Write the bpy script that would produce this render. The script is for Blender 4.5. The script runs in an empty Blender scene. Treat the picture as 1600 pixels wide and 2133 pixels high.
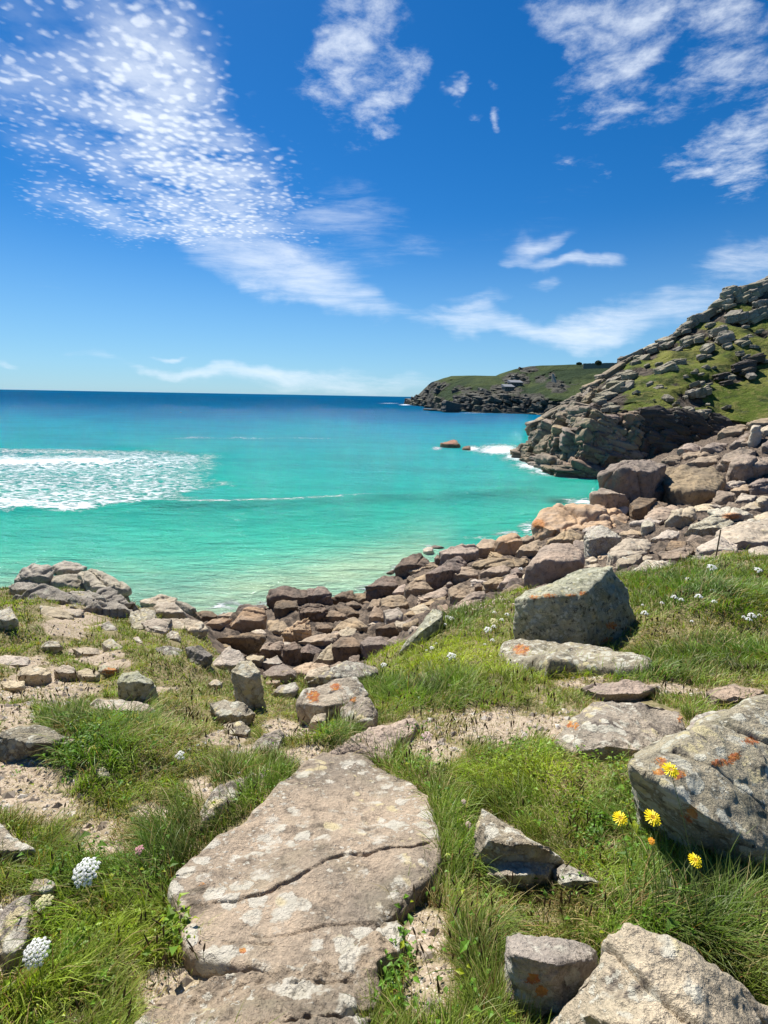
import bpy, bmesh, math, random
import numpy as np
from mathutils import Vector, Matrix
random.seed(7); RNG = np.random.default_rng(7)
scene = bpy.context.scene
# ------------------------------------------------------------------ camera, sky, sun, exposure
FPX = 1100.0; CZ = 17.5; PITCH = math.radians(12.38); ROLL = math.radians(1.02)
F0 = np.array([0, math.cos(PITCH), -math.sin(PITCH)]); U0 = np.array([0, math.sin(PITCH), math.cos(PITCH)]); R0 = np.array([1.0, 0, 0])
RV = R0*math.cos(ROLL)+U0*math.sin(ROLL); UV = U0*math.cos(ROLL)-R0*math.sin(ROLL); FV = F0
cam_d = bpy.data.cameras.new('camera'); cam = bpy.data.objects.new('camera', cam_d); scene.collection.objects.link(cam)
m = Matrix.Identity(4)
for i in range(3):
    m[i][0] = RV[i]; m[i][1] = UV[i]; m[i][2] = -FV[i]
m[2][3] = CZ
cam.matrix_world = m
cam_d.sensor_fit = 'VERTICAL'; cam_d.sensor_height = 36; cam_d.lens = 36*FPX/2133
cam_d.clip_start = 0.05; cam_d.clip_end = 90000
scene.camera = cam
scene.render.resolution_x = 768; scene.render.resolution_y = 1024
scene.view_settings.view_transform = 'Standard'; scene.view_settings.look = 'None'
scene.view_settings.exposure = 0.85; scene.view_settings.gamma = 1.0
SUN_EL = math.radians(54); SUN_AZ = math.radians(-30)      # azimuth from +Y, negative = left
SD = Vector((math.sin(SUN_AZ)*math.cos(SUN_EL), math.cos(SUN_AZ)*math.cos(SUN_EL), math.sin(SUN_EL)))
sl = bpy.data.lights.new('sun', 'SUN'); sl.energy = 5.0; sl.angle = math.radians(0.5); sl.color = (1.0, 0.955, 0.88)
so = bpy.data.objects.new('sun', sl); scene.collection.objects.link(so)
so.rotation_euler = SD.to_track_quat('Z', 'Y').to_euler(); so.location = (0, 0, 80)

class NT:
    def __init__(s, nt): s.t = nt; s.n = nt.nodes; s.l = nt.links
    def node(s, typ, ins=None, **kw):
        n = s.n.new(typ)
        for k, v in kw.items(): setattr(n, k, v)
        if ins:
            for k, v in ins.items():
                if isinstance(v, bpy.types.NodeSocket): s.l.new(v, n.inputs[k])
                else: n.inputs[k].default_value = v
        return n
    def math(s, op, a, b=0.0, c=0.0, clamp=False):
        n = s.node('ShaderNodeMath', {0: a, 1: b, 2: c}, operation=op); n.use_clamp = clamp; return n.outputs[0]
    def vm(s, op, a, b=(0, 0, 0)):
        return s.node('ShaderNodeVectorMath', {0: a, 1: b}, operation=op).outputs[0]
    def mix(s, f, a, b, blend='MIX'):
        n = s.n.new('ShaderNodeMix'); n.data_type = 'RGBA'; n.blend_type = blend
        for i, v in ((0, f), (6, a), (7, b)):
            if isinstance(v, bpy.types.NodeSocket): s.l.new(v, n.inputs[i])
            else:
                if i and len(v) == 3: v = (*v, 1)
                n.inputs[i].default_value = v
        return n.outputs[2]
    def ramp(s, f, lo, hi, smooth=True):
        n = s.node('ShaderNodeMapRange', {0: f, 1: lo, 2: hi, 3: 0.0, 4: 1.0}); n.clamp = True
        if smooth: n.interpolation_type = 'SMOOTHSTEP'
        return n.outputs[0]
    def noise(s, vec, scale, detail=4, rough=0.55, dist=0.0):
        return s.node('ShaderNodeTexNoise', {'Vector': vec, 'Scale': scale, 'Detail': detail, 'Roughness': rough, 'Distortion': dist}).outputs[0]
    def vor(s, vec, scale, feat='F1', out=0, rnd=1.0):
        return s.node('ShaderNodeTexVoronoi', {'Vector': vec, 'Scale': scale, 'Randomness': rnd}, feature=feat).outputs[out]

def pxdir(px, py):
    d = FV[None]+((np.atleast_1d(px)-800.0)/FPX)[:, None]*RV[None]-((np.atleast_1d(py)-1066.5)/FPX)[:, None]*UV[None]
    return d
def q_of(px, py):
    d = pxdir(px, py)[0]; return d[0]/d[1], d[2]/d[1]

world = bpy.data.worlds.new('World'); scene.world = world; world.use_nodes = True
W = NT(world.node_tree); W.n.clear()
sky = W.node('ShaderNodeTexSky', sky_type='NISHITA'); sky.sun_disc = False; sky.sun_elevation = SUN_EL; sky.sun_rotation = SUN_AZ
sky.altitude = 900; sky.air_density = 1.0; sky.dust_density = 0.25; sky.ozone_density = 4.0
_t = W.node('ShaderNodeTexCoord').outputs['Generated']; _s = W.node('ShaderNodeSeparateXYZ', {0: _t})
W.l.new(W.node('ShaderNodeCombineXYZ', {0: _s.outputs[0], 1: _s.outputs[1], 2: W.math('ABSOLUTE', _s.outputs[2])}).outputs[0], sky.inputs[0])
hs = W.node('ShaderNodeHueSaturation', {'Hue': 0.497, 'Saturation': 1.36, 'Value': 0.98, 'Color': sky.outputs[0]})
tc = W.node('ShaderNodeTexCoord').outputs['Generated']
sep = W.node('ShaderNodeSeparateXYZ', {0: tc})
dx, dy, dz = sep.outputs
ys = W.math('MAXIMUM', dy, 0.02); zs = W.math('MAXIMUM', W.math('ADD', dz, 0.03), 0.01)
q = W.node('ShaderNodeCombineXYZ', {0: W.math('DIVIDE', dx, ys), 1: W.math('DIVIDE', dz, ys)}).outputs[0]
p = W.node('ShaderNodeCombineXYZ', {0: W.math('DIVIDE', dx, zs), 1: W.math('DIVIDE', dy, zs)}).outputs[0]
fwd = W.ramp(dy, 0.0, 0.1)
qw = W.vm('ADD', q, W.vm('MULTIPLY', W.vm('SUBTRACT', W.node('ShaderNodeTexNoise', {'Vector': q, 'Scale': 7.0, 'Detail': 4.0}).outputs[1], (0.5, 0.5, 0.5)), (0.16, 0.11, 0)))
def blob(px, py, rx, ry, rot, amp):
    cx, cy = q_of(px, py)
    mp = W.node('ShaderNodeMapping', {'Vector': qw, 'Location': (cx, cy, 0), 'Rotation': (0, 0, -math.radians(rot)), 'Scale': (rx/1000.0, ry/1000.0, 1)}, vector_type='TEXTURE')
    ln = W.node('ShaderNodeVectorMath', {0: mp.outputs[0]}, operation='LENGTH').outputs['Value']
    n = W.node('ShaderNodeMapRange', {0: ln, 1: 1.25, 2: 0.1, 3: 0.0, 4: amp}); n.interpolation_type = 'SMOOTHSTEP'
    return n.outputs[0]
def blobs(lst):
    acc = None
    for b in lst:
        o = blob(*b)
        acc = o if acc is None else W.math('ADD', acc, W.math('MULTIPLY', o, W.math('SUBTRACT', 1.0, acc)))
    return acc
cells = blobs([(290, 50, 190, 150, 70, .62), (330, 240, 210, 170, 60, .78), (400, 350, 210, 130, 40, .72), (560, 380, 130, 90, 35, .4), (250, 440, 180, 50, 8, .6),
               (20, 90, 150, 190, 0, .42), (110, 260, 120, 150, 0, .34), (740, 120, 90, 120, 0, .28), (500, 470, 170, 60, 10, .45),
               (943, 190, 26, 34, 0, .45)])
puffs = blobs([(750, 60, 90, 130, 0, .75), (710, 150, 100, 70, 0, .75), (790, 235, 80, 42, -30, .7), (850, 165, 40, 36, 0, .7), (943, 190, 24, 32, 0, 1.0), (1057, 232, 20, 20, -20, .9), (1230, 30, 130, 60, 10, .7), (1350, 30, 150, 90, -10, .75), (1260, 120, 80, 60, 0, .6), (1240, 225, 90, 45, -20, .7), (1400, 195, 140, 40, -12, .5), (1545, 90, 60, 60, 0, .5), (1550, 155, 110, 50, -10, .75), (1560, 270, 120, 50, -28, .7), (1480, 345, 110, 55, 0, .75), (1590, 330, 60, 60, 0, .5),
               (1530, 10, 90, 50, 0, .6), (1180, 165, 60, 30, -30, .4), (1440, 235, 60, 40, 0, .35), (990, 245, 30, 14, 0, .35), (1035, 165, 22, 12, 0, .35), (1180, 345, 50, 20, 0, .35), (1240, 370, 40, 20, 0, .35), (570, 380, 120, 60, 35, .6)])
wisp = blobs([(600, 565, 230, 70, 20, .85), (640, 615, 210, 32, 9, .9), (740, 470, 150, 70, 10, .55), (480, 430, 220, 120, 30, .4), (1570, 520, 150, 60, -18, .75),
              (1125, 500, 80, 22, -10, .85), (1210, 545, 110, 20, 3, .85), (1075, 540, 70, 18, -8, .6), (1150, 588, 60, 18, 0, .5), (1010, 678, 160, 24, 3, .8), (1180, 690, 240, 34, 0, .75), (1360, 655, 250, 50, -10, .72), (1000, 625, 90, 24, 0, .5),
              (960, 652, 70, 13, 0, .7), (400, 765, 300, 16, 3, .7), (680, 790, 330, 34, 3, .7), (350, 726, 55, 8, 0, .7), (1150, 420, 420, 60, -20, .2), (60, 600, 160, 18, -3, .3),
              (20, 748, 60, 8, 0, .5), (560, 150, 260, 260, 20, .1)])
cn = W.noise(p, 22.0, 8, 0.64, 0.4)
gate = W.noise(p, 3.5, 5, 0.6)
cv = W.vor(W.vm('ADD', p, W.vm('MULTIPLY', W.node('ShaderNodeTexNoise', {'Vector': p, 'Scale': 14.0}).outputs[1], (0.03, 0.03, 0))), 30.0, 'SMOOTH_F1')
cellpat = W.math('ADD', W.math('ADD', W.math('MULTIPLY', W.ramp(cv, 0.60, 0.08), 0.52), W.math('MULTIPLY', cn, 0.95)), W.math('MULTIPLY', W.math('SUBTRACT', gate, 0.5), 1.5))
cdn = W.math('MULTIPLY', W.ramp(W.math('ADD', cellpat, W.math('MULTIPLY', cells, 1.0)), 0.90, 2.12), W.ramp(cells, 0.0, 0.35))
pst = W.node('ShaderNodeMapping', {'Vector': q, 'Rotation': (0, 0, math.radians(7)), 'Scale': (1.0, 5.5, 1)}).outputs[0]
wn = W.noise(pst, 5.0, 9, 0.68, 0.35)
wdn = W.ramp(W.math('ADD', W.math('MULTIPLY', wn, 0.9), W.math('MULTIPLY', wisp, 0.55)), 0.58, 1.22)
wdn = W.math('MULTIPLY', wdn, W.ramp(wisp, 0.0, 0.45))
pn = W.noise(p, 8.0, 9, 0.66, 0.15)
pdn = W.math('MULTIPLY', W.ramp(W.math('ADD', pn, W.math('MULTIPLY', puffs, 0.42)), 0.62, 1.12), W.ramp(puffs, 0.0, 0.4))
veil = W.math('MULTIPLY', W.math('MULTIPLY', W.ramp(cells, 0.2, 1.0), 0.72), W.ramp(gate, .3, .65))
cl = W.math('MAXIMUM', W.math('MAXIMUM', W.math('MAXIMUM', cdn, W.math('MULTIPLY', pdn, .8)), W.math('MULTIPLY', wdn, 0.85)), veil)
cl = W.math('MULTIPLY', cl, fwd)
skycol = W.mix(1.0, hs.outputs[0], (0.66, 0.93, 1.10), 'MULTIPLY')
hz = W.node('ShaderNodeMapRange', {0: dz, 1: 0.0, 2: 0.30, 3: 0.55, 4: 0.0}); hz.interpolation_type = 'SMOOTHSTEP'
col = W.mix(hz.outputs[0], skycol, (3.4, 6.3, 9.4))
col = W.mix(W.math('MULTIPLY', cl, 0.93), col, (10.2, 11.0, 12.0))
bg = W.node('ShaderNodeBackground', {'Color': col, 'Strength': 0.054})
W.l.new(bg.outputs[0], W.node('ShaderNodeOutputWorld').inputs[0])

# ------------------------------------------------------------------ numeric helpers
def project(P):
    v = P-np.array([0, 0, CZ]); z = v@FV; z = np.where(z < 1e-3, 1e-3, z)
    return 800+FPX*(v@RV)/z, 1066.5-FPX*(v@UV)/z
def unproj(px, py, y):
    d = pxdir(px, py); y = np.atleast_1d(y)
    s = y/d[:, 1]
    return d*s[:, None]+np.array([0, 0, CZ])
def hash3(ix, iy, iz, seed=0):
    h = (ix*73856093) ^ (iy*19349663) ^ (iz*83492791) ^ (seed*2654435761 & 0x7fffffff)
    h = (h ^ (h >> 13))*1274126177 & 0x7fffffff
    h = (h ^ (h >> 16))*2246822519 & 0x7fffffff
    return ((h ^ (h >> 15)) & 0xffffff)/float(0xffffff)
def vnoise(P, seed=0):
    Pf = np.floor(P); I = Pf.astype(np.int64); f = P-Pf; f = f*f*f*(f*(f*6-15)+10)
    out = 0
    for a in (0, 1):
        wx = f[:, 0] if a else 1-f[:, 0]
        for b in (0, 1):
            wy = f[:, 1] if b else 1-f[:, 1]
            for c in (0, 1):
                wz = f[:, 2] if c else 1-f[:, 2]
                out = out+wx*wy*wz*hash3(I[:, 0]+a, I[:, 1]+b, I[:, 2]+c, seed)
    return out*2-1
def fbm(P, octs=4, seed=0, gain=0.5):
    s = 0; a = 1.0; Q = np.array(P, float)
    for o in range(octs):
        s = s+a*vnoise(Q+o*17.3, seed+o); Q = Q*2.03; a *= gain
    return s
def sstep(x, a, b):
    t = np.clip((x-a)/(b-a), 0, 1); return t*t*(3-2*t)
def in_poly(px, py, poly):
    px = np.asarray(px); py = np.asarray(py); ins = np.zeros(px.shape, bool); n = len(poly)
    for i in range(n):
        x1, y1 = poly[i]; x2, y2 = poly[(i+1) % n]
        if y1 == y2: continue
        c = ((y1 > py) != (y2 > py)) & (px < (x2-x1)*(py-y1)/(y2-y1)+x1); ins ^= c
    return ins
def seg_dist(px, py, pts, closed=False):
    best = np.full(np.shape(px), 1e9); n = len(pts)
    for i in range(n if closed else n-1):
        x1, y1 = pts[i]; x2, y2 = pts[(i+1) % n]
        vx, vy = x2-x1, y2-y1; L = vx*vx+vy*vy+1e-12
        t = np.clip(((px-x1)*vx+(py-y1)*vy)/L, 0, 1)
        best = np.minimum(best, np.hypot(px-x1-t*vx, py-y1-t*vy))
    return best

# ------------------------------------------------------------------ terrain height field
CP = [ # px, py, forward distance
 (-500,2133,1.0),(0,2133,1.0),(400,2133,1.0),(800,2133,1.0),(1200,2133,1.0),(1600,2133,.98),(2100,2133,.95),
 (-500,1900,1.35),(0,1900,1.35),(400,1900,1.36),(800,1900,1.38),(1200,1900,1.38),(1600,1900,1.32),(2100,1900,1.25),
 (-400,1700,1.9),(0,1700,1.92),(400,1700,1.95),(800,1700,2.0),(1200,1700,1.95),(1600,1700,1.85),(2100,1700,1.7),
 (-400,1560,2.6),(0,1560,2.7),(300,1560,2.75),(600,1560,2.8),(900,1560,2.75),(1250,1560,2.6),(1600,1540,2.45),(2000,1540,2.2),
 (-300,1450,3.8),(0,1450,4.2),(250,1450,4.3),(480,1480,3.9),(700,1480,3.9),(950,1460,3.7),(1250,1450,3.5),(1600,1430,3.5),(2000,1430,3.2),
 (-300,1350,6.0),(0,1350,7.2),(200,1360,7.0),(400,1380,6.4),(520,1430,5.5),(700,1420,5.2),(850,1400,5.6),(1000,1350,6.2),(1200,1350,6.0),(1600,1330,5.6),(2000,1330,5.0),
 (-300,1270,11),(0,1290,11),(150,1300,11.5),(300,1310,12.5),(400,1320,13.5),(820,1368,7.2),(930,1310,8.3),(1000,1268,9.6),(1080,1240,10.2),(1300,1215,10.2),(1450,1185,11.0),(1600,1163,11.0),(2000,1150,10.0),
 (-300,1215,17),(0,1240,17),(150,1235,18),(280,1270,18.5),(400,1290,18),
 (-300,1200,24),(0,1230,23),(200,1262,24),(350,1300,24),
 (-300,1250,36),(0,1270,38),(200,1290,40),(400,1300,39),
 (500,1400,11.5),(600,1400,14.5),(720,1385,15),(480,1340,19),(600,1350,20),(600,1300,29),(500,1300,30),(450,1275,40),(600,1255,40),
 (800,1345,17),(700,1300,29),(800,1290,29),(740,1248,43),(800,1225,45),(900,1300,22),
 (1000,1258,20),(1000,1225,30),(950,1170,48),(850,1190,47),(1100,1220,26),(1100,1180,38),(1080,1135,57),(1150,1130,55),(1240,1150,42),(1250,1190,26),
 (1350,1150,30),(1350,1110,46),(1500,1125,30),(1600,1120,30),(1800,1110,30),(1500,1080,48),(1600,1070,48),(1850,1050,48),
 (1200,1095,62),(1350,1075,66),(1450,1055,70),(1600,1010,78),(1850,980,78),(1270,1045,76),(1400,1010,84),(1300,985,95),(1500,960,95),(1600,920,100),(1450,930,112),(1600,885,112),(1850,840,110)]
SEA = [(300,1330,45),(-300,1300,45),(400,1292,45),(560,1272,47),(700,1262,50),(760,1240,54),(850,1190,60),(950,1170,64),(1080,1140,70),(1130,1110,76),(1220,1070,84),(1230,1040,98),(1240,1005,116),(1180,1010,100),(1000,1100,95),(600,1200,80)]
def build_rbf():
    pts = []; val = []
    for px, py, y in CP:
        P = unproj(px, py, y)[0]; pts.append((P[0]/P[1]*2.2, math.log(P[1]))); val.append(P[2])
    for px, py, y in SEA:
        P = unproj(px, py, y)[0]; pts.append((P[0]/P[1]*2.2, math.log(P[1]))); val.append(-1.4)
    pts = np.array(pts); val = np.array(val)
    D = np.sqrt(((pts[:, None]-pts[None])**2).sum(-1)+0.0016)
    A = np.block([[-D+np.eye(len(pts))*0.004, np.ones((len(pts), 1))], [np.ones((1, len(pts))), np.zeros((1, 1))]])
    w = np.linalg.solve(A, np.append(val, 0)); return pts, w
RP, RW = build_rbf()
HUM = []   # px,py -> hummocks x,y,radius,height
def hf0(x, y):
    x = np.atleast_1d(np.asarray(x, float)); y = np.maximum(np.atleast_1d(np.asarray(y, float)), 0.25)
    u = x/y*2.2; v = np.log(y); z = np.full(x.shape, RW[-1])
    for i in range(len(RP)):
        z = z-RW[i]*np.sqrt((u-RP[i, 0])**2+(v-RP[i, 1])**2+0.0016)
    return z
def hf(x, y, detail=True):
    x = np.atleast_1d(np.asarray(x, float)); y = np.atleast_1d(np.asarray(y, float))
    z = hf0(x, y)
    for hx, hy, r, h in HUM: z = z+h*np.exp(-((x-hx)**2+(y-hy)**2)/(r*r))
    if detail:
        P = np.stack([x, y, x*0], 1); s = np.clip(y/12, 0.25, 3.5)
        z = z+fbm(P*0.9, 3, 5)*0.05*np.clip(y/3, .5, 4)+fbm(P*5.0, 3, 9)*0.014*np.clip(y/3, .6, 2)
    return z
def ray_ground(px, py, lift=0.0):
    d = pxdir(px, py)[0]; d = d/d[1]
    ys = np.geomspace(0.5, 140, 900)
    z = hf(d[0]*ys, ys, False)+lift; rz = CZ+d[2]*ys
    hit = np.where(rz <= np.maximum(z, 0.0))[0]
    if len(hit) == 0: return 120.0
    i = hit[0]
    if i == 0: return ys[0]
    a, b = ys[i-1], ys[i]; fa = CZ+d[2]*a-max(z[i-1], 0); fb = CZ+d[2]*b-max(z[i], 0)
    return a+(b-a)*fa/(fa-fb+1e-9)
for px, py, r, h in [(180,1560,.33,.17),(250,1600,.25,.10),(420,1560,.35,.10),(60,1330,.8,.35),(130,1270,1.2,.35),(330,1390,.7,.12),(700,1560,.3,.05),(680,1550,.25,.05),
                     (1150,1620,.3,.05),(1450,1280,1.0,.25),(1250,1620,.2,.05),(480,1660,.25,.07),(960,1440,.4,.08),(780,1450,.4,.08),(40,1900,.2,.05),(1450,1950,.3,.05)]:
    y = ray_ground(px, py); P = unproj(px, py, y)[0]; HUM.append((P[0], P[1], r, h))

# ------------------------------------------------------------------ object helpers
COL = scene.collection
def tag(o, label=None, cat=None, group=None, kind=None):
    if label: o['label'] = label
    if cat: o['category'] = cat
    if group: o['group'] = group
    if kind: o['kind'] = kind
    return o
def np_mesh(name, V, F, mat=None, smooth=True, attrs=None, cattrs=None):
    me = bpy.data.meshes.new(name)
    V = np.asarray(V, np.float32); me.vertices.add(len(V)); me.vertices.foreach_set('co', V.ravel())
    if isinstance(F, np.ndarray):
        k = F.shape[1]; n = len(F); me.loops.add(n*k); me.loops.foreach_set('vertex_index', F.ravel().astype(np.int32))
        me.polygons.add(n); me.polygons.foreach_set('loop_start', np.arange(0, n*k, k, dtype=np.int32))
    else:
        tot = np.array([len(f) for f in F], np.int32); idx = np.concatenate([np.asarray(f, np.int32) for f in F])
        me.loops.add(len(idx)); me.loops.foreach_set('vertex_index', idx)
        me.polygons.add(len(F)); me.polygons.foreach_set('loop_start', np.concatenate([[0], np.cumsum(tot)[:-1]]).astype(np.int32))
    me.update(calc_edges=True)
    me.polygons.foreach_set('use_smooth', np.full(len(me.polygons), smooth))
    for k, a in (attrs or {}).items():
        at = me.attributes.new(k, 'FLOAT', 'POINT'); at.data.foreach_set('value', np.asarray(a, np.float32))
    for k, a in (cattrs or {}).items():
        at = me.attributes.new(k, 'FLOAT_COLOR', 'POINT'); a = np.asarray(a, np.float32)
        if a.shape[1] == 3: a = np.concatenate([a, np.ones((len(a), 1), np.float32)], 1)
        at.data.foreach_set('color', a.ravel())
    if mat: me.materials.append(mat)
    me.update(); return me
def link(name, me, parent=None, loc=None):
    o = bpy.data.objects.new(name, me); COL.objects.link(o)
    if parent: o.parent = parent
    if loc is not None: o.location = loc
    return o
def grid_faces(nu, nv):
    i = np.arange(nu-1)[:, None]*nv+np.arange(nv-1)[None]; i = i.ravel()
    return np.stack([i, i+1, i+nv+1, i+nv], 1)

# ------------------------------------------------------------------ materials
def new_mat(name):
    mt = bpy.data.materials.new(name); mt.use_nodes = True; N = NT(mt.node_tree); N.n.clear()
    return mt, N
def finish(N, col, rough, bump=None, spec=0.5, **kw):
    b = N.node('ShaderNodeBsdfPrincipled', {'Base Color': col, 'Roughness': rough, 'Specular IOR Level': spec})
    if bump is not None: N.l.new(bump, b.inputs['Normal'])
    for k, v in kw.items():
        if isinstance(v, bpy.types.NodeSocket): N.l.new(v, b.inputs[k])
        else: b.inputs[k].default_value = v
    N.l.new(b.outputs[0], N.node('ShaderNodeOutputMaterial').inputs[0]); return b
def rock_mat(name, a, b, c, s=1.0, lichen=0.4, licol=(0.50, 0.50, 0.44), orange=0.0, dark=0.2, green=0.0, bump=0.5, speck=0.5):
    """a,b = main stone tones, c = dark mineral/lichen stain, s = feature scale (1 = metre size boulders)"""
    mt, N = new_mat(name)
    tcn = N.node('ShaderNodeTexCoord').outputs['Object']; rnd = N.node('ShaderNodeObjectInfo').outputs['Random']
    off = N.node('ShaderNodeCombineXYZ', {0: N.math('MULTIPLY', rnd, 37.0), 1: N.math('MULTIPLY', rnd, 91.0), 2: N.math('MULTIPLY', rnd, 13.0)}).outputs[0]
    v = N.vm('ADD', tcn, off)
    n1 = N.noise(v, 1.3*s, 6, 0.6, 0.3); n2 = N.noise(v, 6*s, 8, 0.68, 0.2); n3 = N.noise(v, 45*s, 4, 0.7)
    col = N.mix(N.ramp(n1, 0.35, 0.65), a, b)
    tint = N.node('ShaderNodeHueSaturation', {'Hue': N.math('ADD', 0.49, N.math('MULTIPLY', rnd, 0.02)), 'Saturation': N.math('ADD', 0.8, N.math('MULTIPLY', rnd, 0.45)), 'Value': N.math('ADD', 0.78, N.math('MULTIPLY', N.math('FRACT', N.math('MULTIPLY', rnd, 7.0)), 0.4)), 'Color': col}).outputs[0]
    col = N.mix(N.math('MULTIPLY', N.ramp(n2, 0.5, 0.68), dark*2), tint, c)
    if green > 0:
        col = N.mix(N.math('MULTIPLY', N.ramp(N.noise(v, 2.6*s, 7, 0.7), 0.5, 0.62), green), col, (0.16, 0.17, 0.075))
    if speck > 0:
        w = N.node('ShaderNodeTexWhiteNoise', {0: N.vm('SNAP', v, (0.006/s,)*3)}).outputs[0]
        col = N.mix(N.math('MULTIPLY', N.math('MULTIPLY', N.math('SUBTRACT', n3, 0.45), 2.2), speck), col, N.mix(1.0, col, (1.9, 1.85, 1.8), 'MULTIPLY'))
        g = N.vor(v, 75*s); col = N.mix(N.math('MULTIPLY', N.ramp(g, 0.24, 0.10), speck*0.8), col, N.mix(1.0, col, (0.35, 0.33, 0.32), 'MULTIPLY'))
    # lichen rosettes : distorted voronoi edges gated by a large noise
    vd = N.vm('ADD', v, N.vm('MULTIPLY', N.node('ShaderNodeTexNoise', {'Vector': v, 'Scale': 14*s, 'Detail': 5.0, 'Roughness': 0.7}).outputs[1], (0.10/s,)*3))
    lv = N.vor(vd, 7.5*s); gate = N.ramp(N.noise(v, 2.4*s, 5, 0.65), 0.66-0.32*lichen, 0.74-0.32*lichen)
    lm = N.math('MULTIPLY', N.ramp(lv, 0.50, 0.43), gate)
    lv2 = N.vor(vd, 21*s); lm2 = N.math('MULTIPLY', N.ramp(lv2, 0.33, 0.27), N.ramp(N.noise(v, 1.9*s, 4), 0.62-0.22*lichen, 0.70-0.22*lichen))
    lmt = N.math('MAXIMUM', lm, lm2)
    lc = N.mix(N.noise(v, 9*s, 5), (licol[0]*1.25, licol[1]*1.22, licol[2]*1.2), (licol[0]*.6, licol[1]*.6, licol[2]*.52))
    lc = N.mix(N.ramp(N.noise(v, 3.1*s, 2), .56, .62), lc, (licol[0]*.95, licol[1]*.84, licol[2]*.56))
    col = N.mix(N.math('MULTIPLY', lmt, 0.85), col, lc)
    if orange > 0:
        om = N.math('MULTIPLY', N.ramp(N.noise(v, 3.3*s, 6, 0.7), 0.72-0.12*orange, 0.76-0.12*orange), N.ramp(N.noise(v, 30*s, 4, .7), .38, .5))
        col = N.mix(om, col, N.mix(N.noise(v, 17*s, 4), (0.62, 0.16, 0.02), (0.60, 0.30, 0.05)))
    os_ = N.math('MULTIPLY', N.node('ShaderNodeAttribute', attribute_name='orange').outputs['Fac'], 1.0); os_ = N.math('MULTIPLY', N.ramp(N.math('ADD', os_, N.math('MULTIPLY', N.math('SUBTRACT', N.noise(v, 16*s, 6, .8), .5), 4.5)), .72, .86), N.ramp(os_, .05, .2)); os_ = N.math('MULTIPLY', os_, .85)
    col = N.mix(os_, col, N.mix(N.ramp(N.noise(v, 15*s, 4), .42, .58), (0.36, 0.085, 0.012), (0.55, 0.22, 0.03)))
    h = N.math('ADD', N.math('MULTIPLY', n2, 0.7), N.math('ADD', N.math('MULTIPLY', n3, 0.34), N.math('MULTIPLY', lmt, 0.05)))
    bp = N.node('ShaderNodeBump', {'Strength': bump, 'Distance': 0.11/s, 'Height': h}).outputs[0]
    finish(N, col, 0.88, bp, 0.25); return mt
M = {}
M['slab'] = rock_mat('lichened_slab_granite', (0.37, 0.285, 0.18), (0.215, 0.175, 0.12), (0.085, 0.068, 0.05), 1.7, 0.62, (0.58, 0.55, 0.48), 0.2, 0.42, 0.10, 0.9, 1.0)
M['grey'] = rock_mat('grey_lichen_granite', (0.42, 0.37, 0.285), (0.26, 0.23, 0.18), (0.06, 0.053, 0.045), 2.0, 0.74, (0.56, 0.55, 0.47), 0.15, 0.5, 0.14, 0.95, 1.0)
M['near'] = rock_mat('pale_boulder_granite', (0.46, 0.39, 0.30), (0.28, 0.24, 0.19), (0.085, 0.07, 0.06), 2.0, 0.66, (0.60, 0.58, 0.50), 0.15, 0.46, 0.06, 0.9, 1.0)
M['shaggy'] = rock_mat('shaggy_lichen_granite', (0.48, 0.46, 0.34), (0.30, 0.295, 0.225), (0.05, 0.05, 0.04), 2.6, 0.62, (0.52, 0.52, 0.42), 0.2, 0.6, 0.4, 1.0, 0.9)
M['brown'] = rock_mat('brown_shore_granite', (0.375, 0.285, 0.20), (0.25, 0.20, 0.15), (0.09, 0.07, 0.055), 0.8, 0.16, (0.42, 0.38, 0.31), 0.0, 0.28, 0.0, 0.75, 0.7)
M['orange'] = rock_mat('orange_stained_granite', (0.40, 0.275, 0.17), (0.33, 0.25, 0.18), (0.15, 0.10, 0.065), 0.6, 0.08, (0.42, 0.36, 0.29), 0.15, 0.25, 0.0, 0.7, 0.6)
M['dark'] = rock_mat('dark_tide_and_shade_rock', (0.14, 0.11, 0.085), (0.24, 0.175, 0.125), (0.04, 0.035, 0.03), 0.9, 0.08, (0.34, 0.31, 0.26), 0.0, 0.45, 0.0, 0.75, 0.6)
M['pointrock'] = rock_mat('point_cliff_rock', (0.27, 0.215, 0.155), (0.17, 0.14, 0.105), (0.06, 0.05, 0.04), 0.30, 0.15, (0.38, 0.35, 0.28), 0.0, 0.4, 0.15, 0.9, 0.4)
M['shade_tone'] = rock_mat('shade_toned_cliff_rock', (0.09, 0.072, 0.058), (0.055, 0.047, 0.04), (0.025, 0.022, 0.02), 0.3, 0.05, (0.2, 0.19, 0.16), 0.0, 0.4, 0.1, 0.9, 0.3)  # cliff rock coloured near black to paint in the recess's deep shade
M['pale'] = rock_mat('pale_shore_granite', (0.46, 0.385, 0.29), (0.36, 0.305, 0.235), (0.15, 0.125, 0.10), 0.8, 0.42, (0.56, 0.54, 0.46), 0.1, 0.28, 0.05, 0.75, 0.7)
M['outcrop'] = rock_mat('folded_grey_outcrop', (0.36, 0.32, 0.25), (0.26, 0.23, 0.185), (0.09, 0.08, 0.065), 0.7, 0.42, (0.46, 0.44, 0.37), 0.08, 0.4, 0.10, 0.9, 0.7)
M['cliff'] = rock_mat('cliff_granite', (0.36, 0.28, 0.20), (0.25, 0.20, 0.15), (0.08, 0.065, 0.05), 0.30, 0.2, (0.44, 0.40, 0.33), 0.0, 0.35, 0.08, 0.9, 0.4)
M['hillrock'] = rock_mat('hill_granite', (0.27, 0.24, 0.18), (0.18, 0.16, 0.125), (0.09, 0.08, 0.06), 0.25, 0.3, (0.40, 0.38, 0.31), 0.0, 0.4, 0.3, 0.9, 0.3)
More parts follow.
